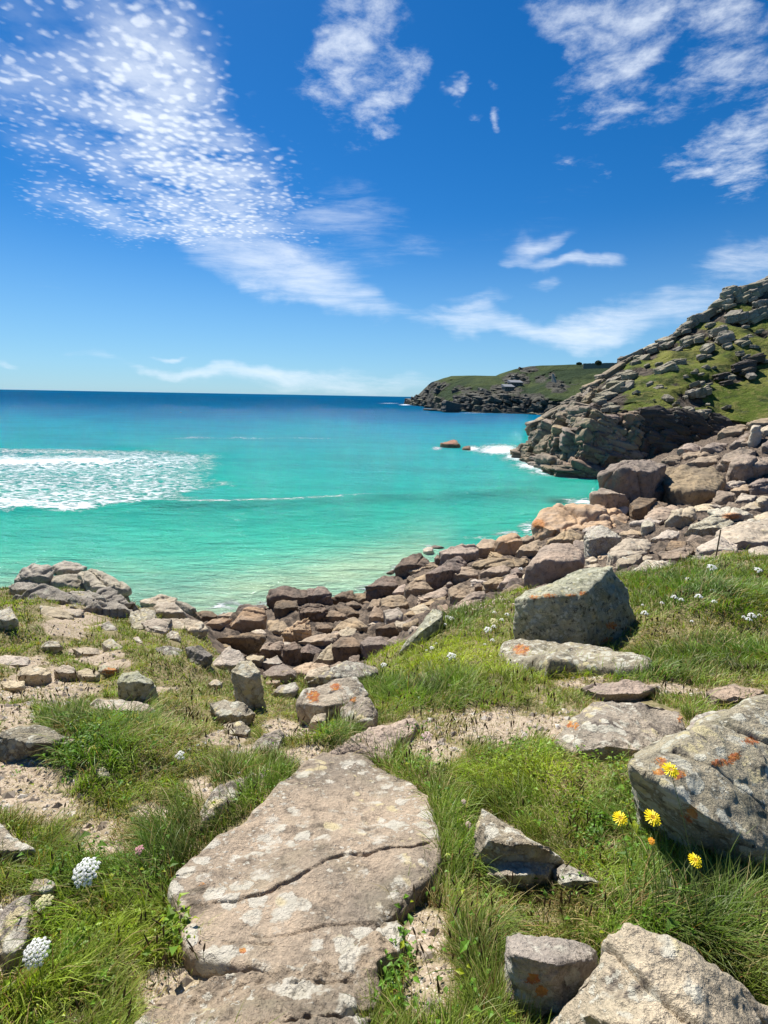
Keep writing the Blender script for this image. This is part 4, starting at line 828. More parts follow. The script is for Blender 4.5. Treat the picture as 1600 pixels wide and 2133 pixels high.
R('D', [(725,1045),(850,968),(950,978),(1015,992),(935,1065)], 'chalk-white slab touching the meadow grass', 'near', .4, 8)
R('D', [(800,960),(840,935),(890,950),(860,985),(810,985)], 'small cream stone above the chalk-white slab', 'pale', .4, 10)
R('D', [(918,925),(1090,878),(1155,900),(1102,965),(1000,975)], 'flat pinkish rock above the chalk-white slab', 'brown', .25, 8)
R('D', [(848,855),(980,768),(1065,780),(1062,852),(930,885)], 'pair-like leaning grey slab with a shaded right end', 'pale', .45, 18, strata=2)
R('D', [(1068,805),(1130,738),(1250,688),(1352,688),(1385,740),(1240,795),(1100,825)], 'long whitish rock with a green gully at its foot', 'grey', .4, 14)
R('D', [(1158,895),(1300,818),(1420,868),(1405,915),(1290,935)], 'pale grey flat rock behind the thin post', 'pale', .2, 8)
R('D', [(1278,795),(1400,745),(1500,718),(1640,708),(1640,885),(1430,875),(1340,835)], 'broad grey slab at the right edge above the meadow', 'pale', .15, 6, cracks=3)
R('D', [(1238,665),(1360,638),(1503,690),(1485,735),(1370,725)], 'grey rock with an orange-brown stain, high on the right shore', 'grey', .5, 12)
R('D', [(1480,905),(1560,880),(1640,890),(1640,960),(1540,955)], 'whitish rock at the right edge just over the grass', 'pale', .3, 8)
R('D', [(965,735),(1010,658),(1150,638),(1165,720),(1090,765),(990,775)], 'greenish grey block in the middle of the right shore', 'pale', .62, 12)
R('D', [(828,705),(900,648),(1010,628),(1055,650),(980,725),(850,745)], 'tan slab left of the greenish grey block', 'brown', .25, 14)
R('D', [(813,765),(840,718),(900,738),(915,795),(840,805)], 'round grey stone in front of the tan slab', 'grey', .5, 12)
R('D', [(748,745),(860,698),(965,720),(820,765)], 'thin cream slab right of the orange-topped slab', 'pale', .3, 8)
R('D', [(690,805),(760,775),(845,800),(740,835)], 'flat pinkish stone behind the grey-green blocky boulder', 'brown', .4, 8)
R('D', [(1100,635),(1240,618),(1290,640),(1180,670)], 'low tan rock under the great cracked slab', 'pale', .3, 6)
R('D', [(1510,690),(1600,668),(1650,690),(1640,715),(1520,725)], 'flat pale rock at the right edge beneath the rounded boulders', 'pale', .3, 6)
GS = 'blocks of the great right-hand slab platform'
R('D', [(558,445),(640,368),(740,343),(880,348),(965,380),(905,420),(850,600),(750,640),(650,630),(605,535),(560,522)], 'tall dark-faced block at the water end of the slab platform', 'cliff', .72, 8, cracks=3, thick=.8, ridge=[(580,450),(700,400),(850,430)], sdir=(1,.2,.1))
R('D', [(505,555),(580,523),(665,565),(752,605),(752,685),(620,665),(510,648)], 'square dark block with its foot in the sea', 'cliff', .78, 6, cracks=3, sdir=(1,.2,.1))
R('D', [(833,475),(870,408),(1000,388),(1085,390),(985,470),(945,510),(850,565)], 'sloping tan block between the dark-faced block and the great cracked slab', 'cliff', .5, 12)
R('D', [(955,485),(1080,408),(1250,388),(1335,440),(1312,485),(1275,520),(1252,602),(1150,625),(980,595)], 'great cracked pinkish slab with a shadowed front', 'cliff', .36, 12, cracks=5, thick=.6)
R('D', [(835,585),(900,520),(950,490),(970,540),(940,580),(880,600)], 'dark wedge below the sloping tan block', 'dark', .5, 14)
R('D', [(1335,445),(1370,368),(1440,318),(1540,315),(1640,330),(1640,430),(1500,445),(1440,482),(1350,475)], 'big rounded tan boulder at the right edge of the platform', 'cliff', .6, 22, soft=5, cracks=4, sdir=(1,.3,.1))
R('D', [(1278,375),(1340,298),(1430,268),(1545,280),(1450,315),(1375,365),(1335,425)], 'smooth tan boulder behind the big rounded one', 'cliff', .5, 20, soft=4)
R('D', [(1078,372),(1200,328),(1302,330),(1292,372),(1190,392),(1090,392)], 'long pillow-shaped slab on top of the platform', 'cliff', .5, 10, soft=3)
R('D', [(1073,352),(1078,312),(1180,298),(1302,310),(1200,335)], 'low brown step behind the pillow-shaped slab', 'brown', .5, 8)
R('D', [(1358,265),(1400,218),(1482,188),(1485,242),(1432,268),(1368,284)], 'angular tan block high on the right shore', 'cliff', .5, 18)
R('D', [(1482,215),(1500,138),(1557,133),(1553,242),(1502,258)], 'pale upright block high on the right shore', 'pale', .85, 10)
R('D', [(1478,505),(1540,458),(1640,462),(1640,562),(1530,565)], 'rounded orange-tan boulder at the right edge below the big rounded one', 'brown', .5, 16, soft=5)
R('D', [(1240,615),(1290,528),(1402,558),(1385,622),(1302,638)], 'split dark-fronted block right of the great cracked slab', 'cliff', .6, 10, cracks=4)
R('D', [(1278,512),(1380,478),(1465,488),(1402,525)], 'thin flat slab right of the great cracked slab', 'pale', .4, 6)
R('D', [(1368,535),(1470,498),(1495,540),(1422,575)], 'brown lens-shaped stone beside the rounded orange-tan boulder', 'brown', .45, 12)
R('D', [(1388,605),(1440,558),(1535,570),(1502,605),(1422,625)], 'tan lens-shaped stone under the rounded orange-tan boulder', 'pale', .45, 10)
R('D', [(748,625),(800,578),(912,588),(835,635),(812,695),(760,715)], 'black curled rock at the foot of the platform', 'dark', .5, 14, soft=3)
R('D', [(808,645),(870,598),(985,618),(970,645),(862,695),(812,705)], 'black slab-like rock right of the curled one', 'dark', .5, 10)
R('D', [(1528,592),(1560,570),(1640,575),(1640,675),(1542,655)], 'grey block at the right edge under the orange-tan boulder', 'pale', .6, 10)
R('D', [(1420,650),(1520,598),(1562,650),(1500,685)], 'tan flat rock at the right side above the stained grey rock', 'pale', .4, 10)
R('D', [(1278,205),(1330,148),(1432,118),(1475,130),(1452,192),(1350,215)], 'tan slab at the top of the right shore under the dark cliff', 'cliff', .4, 14)
R('D', [(1470,120),(1540,95),(1640,90),(1640,130),(1480,140)], 'pale ledge at the right edge where shore meets hill', 'cliff', .4, 10)
R('D', [(1038,285),(1100,248),(1192,258),(1205,302),(1080,308)], 'orange-tan block at the back of the platform', 'brown', .5, 12)
R('D', [(938,345),(1000,318),(1075,330),(1062,375),(960,375)], 'flat tan block at the back left of the platform', 'cliff', .4, 8)
R('D', [(1188,275),(1270,238),(1355,250),(1342,305),(1220,305)], 'smooth tan block right of the orange-tan one at the back', 'cliff', .5, 12)
R('D', [(1550,160),(1600,135),(1650,150),(1640,200),(1565,190)], 'pale stone at the right edge beside the upright block', 'pale', .5, 12)
R('D', [(1555,255),(1600,225),(1650,235),(1640,300),(1570,300)], 'brown stone at the right edge above the big rounded boulder', 'cliff', .5, 12)
R('D', [(1410,235),(1450,225),(1490,240),(1480,268),(1420,270)], 'small tan stone beside the pale upright block', 'cliff', .5, 10)
# sea stack rocks
R('E', [(155,782),(160,760),(225,744),(238,747),(254,770),(252,795),(200,790)], 'dark rock standing in the sea off the point', 'dark', .55, 14, depth=187, thick=.8, bury=.4)
R('E', [(258,790),(262,780),(290,774),(297,782),(298,800),(270,798)], 'small dark rock in the foam beside the larger sea rock', 'dark', .5, 12, depth=180, thick=.8, bury=.4)

# ------------------------------------------------------------------ hill and cliff beyond the cove
def sea_depth(px, py):
    d = pxdir(px, py); return -CZ/np.minimum(d[:, 2]/d[:, 1], -1e-4)
class Loft:
    def __init__(s, pxs, rows, depths):     # rows/depths: lists of [(px,val)...] from base to ridge
        s.r = rows; s.d = depths; s.k = len(rows)
    def pos(s, px, t):
        """t in 0..k-1 along the section from base to ridge"""
        px = np.asarray(px, float); t = np.clip(np.asarray(t, float), 0, s.k-1-1e-6); i = np.floor(t).astype(int); f = t-i
        R_ = np.stack([np.interp(px, *zip(*r)) for r in s.r]); D_ = np.stack([np.interp(px, *zip(*d)) for d in s.d])
        j = np.arange(len(px)); row = R_[i, j]*(1-f)+R_[i+1, j]*f; dep = D_[i, j]*(1-f)+D_[i+1, j]*f
        return unproj(px, row, dep)
HB = [(1060,949),(1075,946),(1100,957),(1130,968),(1170,982),(1240,997),(1300,985),(1400,950),(1500,925),(1600,905),(2000,860),(2400,830)]
HC = [(1060,948),(1075,943),(1110,922),(1150,896),(1200,872),(1300,852),(1400,850),(1500,872),(1560,880),(1600,880),(2000,830),(2400,800)]
HM = [(1060,947.5),(1075,941),(1100,921),(1130,889),(1180,856),(1240,818),(1310,790),(1400,770),(1500,765),(1600,760),(2000,700),(2400,660)]
HR = [(1060,947),(1075,939),(1100,914),(1130,878),(1180,846),(1240,800),(1300,756),(1318,741),(1380,712),(1440,668),(1500,628),(1520,608),(1560,594),(1600,578),(1700,530),(2000,430),(2400,380)]
ydb = [(p, float(min(sea_depth(p, r)[0], 175))) for p, r in HB[:6]]+[(1300,122),(1400,122),(1500,124),(1600,118),(2000,110),(2400,105)]
hill = Loft(None, [HB, HC, HM, HR], [ydb, [(a, b+(6 if a > 1110 else 1)) for a, b in ydb], [(1060,182),(1130,168),(1240,158),(1310,154),(1400,152),(1600,148),(2400,130)], [(1060,184),(1130,178),(1240,180),(1310,184),(1440,188),(1600,190),(2400,180)]])
HROCK = [(1340,770,40,12,.7),(1420,750,50,10,.6),(1500,700,40,12,.7),(1470,790,40,10,.6),(1590,690,30,12,.7),(1400,800,40,10,.5),(1100,930,60,30,1),(1200,900,90,60,1),(1320,900,120,60,1),(1420,900,60,50,1),(1480,900,40,40,.9),(1250,830,70,45,.9),(1290,790,40,25,.9),(1560,600,70,40,.9),(1500,650,50,25,.7),(1540,660,50,22,.8),(1440,690,60,18,.8),(1400,715,50,16,.7),(1380,760,30,10,.6),(1350,735,30,14,.8),(1480,730,30,10,.6),
         (1560,755,35,20,.8),(1540,780,20,14,.8),(1440,830,40,25,.8),(1400,880,60,40,1),(1450,810,25,12,.8),(1350,800,20,10,.5),(1600,640,40,30,.8),(1520,900,30,20,.8)]
def make_hill():
    nu, nv = 520, 360
    px = np.linspace(1062, 2350, nu); t = np.concatenate([[-.12], np.linspace(0, 3, nv-40), np.linspace(3.05, 4, 39)])
    PX, T = np.meshgrid(px, t, indexing='ij'); p_ = PX.ravel(); t_ = T.ravel()
    V = hill.pos(p_, np.clip(t_, 0, 3)); top = hill.pos(p_, np.full(len(p_), 3.0))
    lo = t_ < 0; V[lo, 2] -= 4
    be = t_ > 3; f = np.clip(t_-3, 0, 1); V[:, 1] += be*f*120; V[:, 0] += be*f*60; V[:, 2] -= be*(f**1.5*8+f*np.maximum(0, V[:, 2])*.55)
    ax, ay = project(V); rk = bfield(ax, ay, HROCK); rk = np.maximum(rk, (t_ < 1.0)*1.0)
    # ribs: joints and beds, displaced outward
    N = np.array([-.25, -.8, .55])
    q_ = V*np.array([1, 1, 1.0]); W_ = fbm(V/9, 3, 71)
    def strat(n, sp, sd, am):
        n = np.array(n)/np.linalg.norm(n); s_ = (V@n)/sp+W_*.9; b = np.floor(s_).astype(np.int64); fr = s_-b
        return (hash3(b, b*0, b*0, sd)-.5)*am-am*.5*np.exp(-(np.minimum(fr, 1-fr)/.1)**2)
    d = -2.2+strat((.55, .2, 1), 2.6, 5, .8)+strat((1, .35, -.35), 5.0, 6, 1.6)+fbm(V/3.0, 3, 77)*.5
    V = V+N*(d*np.clip(rk, 0, 1)*.9+fbm(V/12, 4, 81)*.9*np.clip((t_-.9), 0, 1))[:, None]*sstep(V[:, 2], -1, 4)[:, None]
    o = link('hillside', np_mesh('hillside', V, grid_faces(nu, len(t)), M['hill'], True, {'rock': rk})); tag(o, 'steep grassy hillside above dark rock cliffs falling to the cove', 'hillside', kind='structure')
make_hill()

def block_variants(mat, n, seed0, flat=.6, strata=4):
    out = []
    for k in range(n):
        rr = random.Random(seed0+k); P = []
        for sx in (-1, 1):
            for sy in (-1, 1):
                for sz in (-1, 1):
                    for _ in range(2):
                        P.append((sx*rr.uniform(.36, .56), sy*rr.uniform(.34, .5), sz*flat*rr.uniform(.34, .52)))
        if rr.random() < .5: P.append((rr.uniform(-.3, .3), rr.uniform(-.3, .3), flat*.72))
        bm = hull_bm(np.array(P), 0, 0, 1); V, N, F = remeshed(bm, .034, None)
        V = weather(V, F, 1.0, seed0+k, 1.0, 5, strata, (rr.uniform(-.3, .3), .2, 1), 0, .034)
        out.append(np_mesh('block', V, F, M[mat]))
    return out
def put_block(me, P, size, rz, tx=0, ty=0, name='boulder', label='', cat='boulder', group='', sc=(1, 1, 1)):
    o = bpy.data.objects.new(name, me); COL.objects.link(o); o.location = P
    o.rotation_euler = (tx, ty, rz); o.scale = (size*sc[0], size*sc[1], size*sc[2]); tag(o, label, cat, group); return o
def cliff_label(px, t):
    a = 'seaward end' if px < 1160 else ('middle' if px < 1270 else ('inner part' if px < 1390 else 'shaded cove end'))
    b = 'near the waterline' if t < .4 else ('halfway up' if t < 1.0 else 'high up')
    return 'granite block of the cliff across the cove, %s, %s' % (a, b)
def zone(px, py, what, xs, ys, xn, yn):
    return what+', '+yn[sum(py > y for y in ys)]+', '+xn[sum(px > x for x in xs)]
CB = block_variants('pointrock', 7, 500, .8, 2); HBk = block_variants('hillrock', 7, 600, .72, 0); DB = block_variants('dark', 3, 700, .8, 1); VB = block_variants('shade_tone', 3, 720, .8, 1)
rr = random.Random(11)
def hill_t_for_row(px, row):
    ts = np.linspace(0, 3, 60); P = hill.pos(np.full(60, float(px)), ts); _, r = project(P); return float(np.interp(-row, -r, ts))
# promontory cliffs: beds of blocks dipping seaward
n = 0
while n < 280:
    px = rr.uniform(1078, 1500); t = rr.uniform(0.02, .93) if px > 1250 else rr.uniform(0.02, 2.95)
    P = hill.pos(np.array([px]), np.array([t]))[0]; ax, row = project(P[None]); 
    if px > 1300 and row[0] < 850: continue
    s = rr.choice((2.6, 3.2, 4, 4.6, 5.4, 6.4))*rr.uniform(.85, 1.15)*(.62 if px < 1150 else (1.25 if t < 1 else 1))
    spx = s/P[1]*FPX
    if row[0]-spx*.42 < np.interp(px, *zip(*HR))-2 or px-spx*.6 < 1070: continue
    put_block(rr.choice(VB if px > 1345 and t < .99 else DB if rr.random() < (.45 if t < .5 else .18) else CB), P+np.array([0, .3*s, -.28*s]), s, rr.uniform(-.4, .4), rr.uniform(-.1, .15), math.radians(rr.uniform(8, 30)), 'cliff_block', cliff_label(px, t), 'cliff rock', 'blocks of the cliff on the point', (rr.uniform(1, 1.3), 1, rr.uniform(.7, 1.15))); n += 1  # darker blocks low down and in the recess carry cliff shade in their colour
for px, row, s in [(1100,955,7),(1125,962,8),(1150,972,8),(1180,976,9),(1210,985,8),(1235,990,7),(1165,988,6),(1195,994,7),(1085,950,5)]:
    y = float(sea_depth(px, row)[0]); P = unproj(px, row-3, y+2)[0]; P[2] = max(P[2], .3)
    put_block(rr.choice(CB), P, s, rr.uniform(-.4, .3), 0, math.radians(rr.uniform(0, 10)), 'cliff_block', 'low flat ledge block washed by foam at the foot of the point', 'cliff rock', 'ledges at the foot of the point', (1.3, .9, .55))
for px in np.arange(1120, 1320, 11):
    P = hill.pos(np.array([px+rr.uniform(-4, 4)]), np.array([2.93]))[0]; s = rr.uniform(3, 6.5)
    put_block(rr.choice(CB), P+np.array([0, 0, -.1*s]), s, rr.uniform(-.5, .5), 0, math.radians(rr.uniform(-38, -15)), 'cliff_block', 'angular block on the stepped spine where the point climbs from the sea', 'cliff rock', 'blocks on the spine of the point', (1.2, 1, .8))
for px in np.arange(1322, 1640, 9.5):
    P = hill.pos(np.array([px+rr.uniform(-3, 3)]), np.array([2.95]))[0]; s = rr.uniform(2.5, 5.5)*(1.35 if px > 1500 else 1)
    put_block(rr.choice(HBk), P+np.array([0, 0, -.12*s]), s, rr.uniform(-.6, .6), 0, math.radians(rr.uniform(-34, -10)), 'boulder', 'weathered grey boulder on the hill skyline, '+('at its low end' if px < 1400 else 'on its middle slope' if px < 1500 else 'at the high craggy end'), 'boulder', 'boulders along the hill skyline', (1.15, 1, rr.uniform(.6, .95)))
HS = [(1440,110,60),(1500,120,50),(1560,80,60),(1450,200,50),(1540,200,60),(1390,178,15),(1300,214,12),(1380,270,50),(1400,300,50),(1340,340,40),(1250,310,40),(1180,295,25),(1160,330,30),(1120,335,30),(1090,350,30),(1050,390,40),(1020,410,30),(1210,400,40),(1150,430,50),(1110,440,20),(1310,380,25),(1340,380,20),(1480,320,30),(1520,300,25),(1560,270,20),(1480,370,25),(1500,382,20),(1330,430,20),(1280,445,20),(1240,470,15),(1360,430,15),(1080,500,25),(1120,520,25),(1150,520,10),(1100,570,12),(1290,540,50),(1320,525,40),(1240,560,15),(1590,400,20),(1200,610,20),(1250,620,30),(1300,630,40),(1180,670,40),(1270,700,30),(960,470,50),(930,510,60),(890,540,50),(860,570,40),(900,600,40),(980,500,40),(1000,460,40),(1230,260,30),(1350,240,25),(1420,160,25),(1580,150,40),(1590,200,40),(1500,250,20),(1290,300,30),(1205,350,25),(1420,330,25)]
for ex, ey, sp in HS:
    cx, cy = 840+ex/2.105, 560+ey/2.105
    for k in range(3 if sp > 25 else (2 if sp > 12 else 1)):
        px = cx+rr.uniform(-.5, .5)*sp/2.1*(k > 0); py = cy+rr.uniform(-.35, .35)*sp/2.1*(k > 0)
        P = hill.pos(np.array([px]), np.array([hill_t_for_row(px, py+2)]))[0]; y = P[1]; s = sp/2.105*y/FPX*1.3*rr.uniform(.6, 1.0)
        put_block(rr.choice(HBk), P+np.array([0, 0, -.06*s]), s, rr.uniform(-.7, .7), rr.uniform(-.15, .2), math.radians(rr.uniform(-32, -5)), 'boulder', zone(px, py, 'grey outcrop in the hillside turf', (1340, 1430, 1520), (660, 740, 810), ('toward its seaward end', 'left of its middle', 'right of its middle', 'by the right edge'), ('near the crest', 'in the upper part', 'in the lower part', 'just above the cliff')), 'boulder', 'outcrops scattered over the hillside', (rr.uniform(.95, 1.25), .9, rr.uniform(.65, 1.0)))
n = 0
while n < 30:
    px = rr.uniform(1300, 1640); t = rr.uniform(1.1, 2.9); P = hill.pos(np.array([px]), np.array([t]))[0]; py = project(P[None])[1][0]; s = rr.uniform(.8, 2.2)
    if py > 870: continue
    put_block(rr.choice(HBk), P+np.array([0, 0, .1*s]), s, rr.uniform(-2, 2), rr.uniform(-.2, .2), rr.uniform(-.5, .1), 'stone', zone(px, py, 'small loose stone in the hillside turf', (1340, 1430, 1520), (660, 740, 810), ('toward its seaward end', 'left of its middle', 'right of its middle', 'by the right edge'), ('near the crest', 'in the upper part', 'in the lower part', 'just above the cliff')), 'stone', 'small stones on the hillside', (1.2, 1, .8)); n += 1
for ex, ey, sp in [(1490,430,60),(1540,400,50),(1560,380,30),(1510,450,40),(1400,470,45),(1420,500,35)]:
    cx, cy = 840+ex/2.105, 560+ey/2.105; P = hill.pos(np.array([cx]), np.array([hill_t_for_row(cx, cy)]))[0]; s = sp/2.105*P[1]/FPX*1.1
    put_block(rr.choice(VB), P, s, rr.uniform(-.5, .5), 0, math.radians(-12), 'boulder', 'dark shadowed crag in the green hollow of the hillside', 'boulder', 'dark crags in the hill hollow', (1.3, .9, .7))  # crags use the same shade-darkened rock colour as the cliff recess

# ------------------------------------------------------------------ far headland
LB = [(842,840.2),(850,841.5),(870,845),(890,848),(905,853),(925,855),(960,857.5),(1000,860),(1050,861.5),(1100,862.5),(1150,866),(1200,868),(1420,876)]
LR = [(842,839.6),(850,838),(858,832),(872,824),(880,818),(892,806),(905,794),(925,787),(940,783),(990,782),(1040,783),(1055,780),(1070,771),(1085,766),(1105,762.5),(1130,761),(1200,759),(1300,757),(1420,752)]
LC = [(842,840),(850,840),(870,838),(905,835),(960,832),(1000,826),(1050,824),(1100,828),(1200,835),(1420,840)]
lyb = [(a, float(min(sea_depth(a, b)[0], 1300))) for a, b in LB]
head = Loft(None, [LB, LC, LR], [lyb, [(a, b+22) for a, b in lyb], [(a, b+150+(a-840)*.15) for a, b in lyb]])
LROCK = [(965,810,30,14,.6),(1000,825,60,16,.9),(1060,815,40,18,.8),(1130,790,30,14,.6),(1190,800,40,14,.5),(890,835,40,14,1),(1100,830,60,14,.8),(880,825,30,18,1),(905,805,26,14,.95),(925,800,20,10,.6),(1075,790,34,18,.9),(1100,770,25,9,.9),(1040,810,30,12,.8),(1160,805,34,20,.75),(1150,780,10,8,.8),(1000,845,90,16,1),(1110,850,100,14,1),(1200,850,50,18,.9)]
def make_head():
    nu, nt = 460, 150
    px = np.linspace(842, 1420, nu); t = np.concatenate([[-.1], np.linspace(0, 2, nt-20), np.linspace(2.05, 3, 19)])
    PX, T = np.meshgrid(px, t, indexing='ij'); p_ = PX.ravel(); t_ = T.ravel(); V = head.pos(p_, np.clip(t_, 0, 2))
    V[t_ < 0, 2] -= 8; be = t_ > 2; f = np.clip(t_-2, 0, 1); V[:, 1] += be*f*260; V[:, 2] -= be*(f*f*12+f*.5*np.maximum(V[:, 2], 0)*(f > .5))
    ax, ay = project(V); rk = np.maximum(bfield(ax, ay, LROCK), (t_ < .9)*.95)
    W_ = fbm(V/30, 3, 91)
    def strat(n, sp, sd, am):
        n = np.array(n)/np.linalg.norm(n); s_ = (V@n)/sp+W_*.9; b = np.floor(s_).astype(np.int64); fr = s_-b
        return (hash3(b, b*0, b*0, sd)-.5)*am-am*.5*np.exp(-(np.minimum(fr, 1-fr)/.12)**2)
    d = (strat((-.8, .2, 1), 7, 5, 7)+strat((1, .5, .35), 15, 6, 8)+fbm(V/11, 3, 97)*3)*np.clip(rk, 0, 1)+fbm(V/45, 4, 99)*5*np.clip(t_-.3, 0, 1)*(1-np.clip(rk, 0, 1)*.5)
    V = V+np.array([-.3, -.8, .12])*(d*np.where(t_ > 1.85, .35, 1))[:, None]*sstep(V[:, 2], -2, 6)[:, None]
    o = link('headland', np_mesh('headland', V, grid_faces(nu, len(t)), M['far'], True, {'rock': rk})); tag(o, 'long distant headland with green top and dark rock cliffs', 'headland', kind='structure')
make_head()
FBk = block_variants('farrock', 5, 800, .8, 1)
n = 0
while n < 150:
    px = rr.uniform(850, 1180); t = rr.uniform(0.0, 1.95); P = head.pos(np.array([px]), np.array([t]))[0]; ax, ay = project(P[None])
    if bfield(ax, ay, LROCK)[0] < .42: continue
    s = rr.uniform(6, 15)*P[1]/900
    put_block(rr.choice(FBk), P+np.array([0, .3*s, -.25*s]), s, rr.uniform(-.6, .6), 0, math.radians(rr.uniform(-10, 35)), 'crag', zone(px, ay[0], 'distant dark crag on the far headland', (900, 960, 1040, 1110), (800, 835), ('at its tip', 'near its tip', 'in its middle', 'below the buildings', 'below the stairway'), ('near the top', 'halfway down', 'by the water')), 'crag', 'crags of the far headland', (1.4, 1, rr.uniform(.5, .9))); n += 1
put_block(FBk[0], unproj(940, 851, 640)[0], 16, .3, 0, .2, 'crag', 'black pyramid-shaped stack against the foot of the far headland', 'crag', '', (1.3, 1, 1.2))
for px, py, s in [(905,855,16),(918,856,18),(932,857,14)]:
    y = float(sea_depth(px, py)[0]); put_block(FBk[1], unproj(px, py, y)[0], s, .2, 0, 0, 'crag', 'low black reef at the foot of the far headland', 'crag', 'reefs by the far headland', (1.5, .8, .35))

M['roof'] = plain('grey_slate_roof', (.17, .18, .19), .6, .5, .15); M['stonewall'] = plain('far_stone_wall', (.16, .145, .12), .9, .5); M['pale_wall'] = plain('pale_far_wall', (.28, .27, .24), .8, .5, .1); M['wood'] = plain('weathered_wood', (.16, .12, .085), .9, 12); M['darkhole'] = plain('window_opening', (.02, .02, .025), .3, 1, .1)
def box(bm, x0, x1, y0, y1, z0, z1, zb=None):
    v = [bm.verts.new(p) for p in [(x0,y0,z0),(x1,y0,z0),(x1,y1,z0),(x0,y1,z0),(x0,y0,z1),(x1,y0,z1),(x1,y1,zb or z1),(x0,y1,zb or z1)]]
    for f in ((0,3,2,1),(4,5,6,7),(0,1,5,4),(1,2,6,5),(2,3,7,6),(3,0,4,7)): bm.faces.new([v[i] for i in f])
def bm_obj(name, bm, mat, parent=None, loc=None):
    me = bpy.data.meshes.new(name); bmesh.ops.recalc_face_normals(bm, faces=bm.faces); bm.to_mesh(me); bm.free(); me.materials.append(M[mat]); return link(name, me, parent, loc)
def empty(name, loc, label, cat, group=None, rz=0):
    o = bpy.data.objects.new(name, None); COL.objects.link(o); o.location = loc; o.rotation_euler = (0, 0, rz); o.empty_display_size = .1; return tag(o, label, cat, group)
def head_at(px, row):
    ts = np.linspace(0, 2, 60); P = head.pos(np.full(60, float(px)), ts); _, r = project(P); return head.pos(np.array([float(px)]), np.array([np.interp(-row, -r, ts)]))[0]
for px, row, w, lab in [(1072,803,17,'distant grey-roofed theatre building cut into the far headland, the upper one'), (1057,812,13,'smaller grey-roofed building just below the theatre building on the far headland')]:
    P = head_at(px, row)+np.array([0, -6, 0]); t = empty('building', P, lab, 'building', None, .25)
    bm = bmesh.new(); box(bm, -w/2, w/2, -3, 6, -5, 3.2); bm_obj('wall', bm, 'stonewall', t)
    bm = bmesh.new(); box(bm, -w/2-.6, w/2+.6, -4, 6.5, 3.21, 3.8, 7.0); bm_obj('roof', bm, 'roof', t)
    bm = bmesh.new()
    for k in range(4): box(bm, -w/2+1.2+k*w/4.3, -w/2+2.8+k*w/4.3, -3.12, -2.9, .4, 2.2)
    bm_obj('window', bm, 'darkhole', t)
P = head_at(1154, 794)+np.array([0, -5, 0]); t = empty('stairway', P, 'pale zigzag stairway climbing the far headland', 'stairway')
bm = bmesh.new()
for k in range(9): box(bm, -1.3-k*.25, 1.3-k*.25, -2+k*.8, -1.2+k*.8, -3, -.5+k*1.15)
bm_obj('steps', bm, 'pale_wall', t)
P = unproj(1302, 757, 640)[0]; t = empty('stone_hut', P, 'stone house on the far skyline, half behind the hill spine', 'house')
bm = bmesh.new(); box(bm, -7.5, 9, -4, 5, -6, 5.2); bm_obj('wall', bm, 'stonewall', t)
bm = bmesh.new(); vv = [bm.verts.new(p) for p in [(-8,-4.5,5.21),(9.5,-4.5,5.21),(9.5,5.5,5.21),(-8,5.5,5.21),(-6,.5,8.0),(8,.5,8.0)]]
for f in ((0,1,5,4),(1,2,5),(2,3,4,5),(3,0,4),(0,3,2,1)): bm.faces.new([vv[i] for i in f])
bm_obj('roof', bm, 'stonewall', t)
bm = bmesh.new(); box(bm, -4.5, -3, -4.13, -3.9, .5, 2.6); box(bm, 1.5, 3, -4.13, -3.9, .5, 2.6); bm_obj('window', bm, 'darkhole', t)
A_, B_ = unproj(1215, 759, 640)[0], unproj(1290, 757.5, 640)[0]; bm = bmesh.new()
for k in range(24):
    a = A_+(B_-A_)*k/24; b = A_+(B_-A_)*(k+1)/24; box(bm, a[0], b[0]-.05, a[1]-.5, a[1]+.5, a[2]-5, a[2]+.9+.3*rr.random())
c_ = bm_obj('field_wall', bm, 'stonewall'); tag(c_, 'long low dark wall along the top of the far headland', 'wall')
M['bushleaf'] = plain('dark_bush_leaf', (.04, .055, .022), .8, 1, .4)
def leafball(name, P, r, n, mat, label, leaf, group=None, flat=.8):
    rg = np.random.default_rng(int(P[0]*10) & 0xffff); D = rg.normal(size=(n, 3)); D /= np.linalg.norm(D, axis=1, keepdims=True)
    C = D*(rg.uniform(.35, 1, (n, 1))**.4)*r*np.array([1.1, 1, flat])*(1+.2*fbm(D*2, 2, 5)[:, None]); a = rg.normal(size=(n, 3)); b = np.cross(a, rg.normal(size=(n, 3)))
    a /= np.linalg.norm(a, axis=1, keepdims=True); b /= np.linalg.norm(b, axis=1, keepdims=True); a *= leaf; b *= leaf*.6
    V = np.stack([C-a, C+b, C+a, C-b], 1).reshape(-1, 3); F = np.arange(n*4).reshape(-1, 4)
    me = np_mesh(name, V, F, M[mat], False); o = link(name, me, None, P); tag(o, label, 'bush', group)
    return o
leafball('bush', unproj(1247, 756, 640)[0], 3.6, 900, 'bushleaf', 'rounded bush on the far skyline left of the stone house', .6)
leafball('bush', unproj(1207, 757.5, 640)[0], 3.0, 900, 'bushleaf', 'low flat bush on the far skyline at the end of the field wall', .6, None, .5)
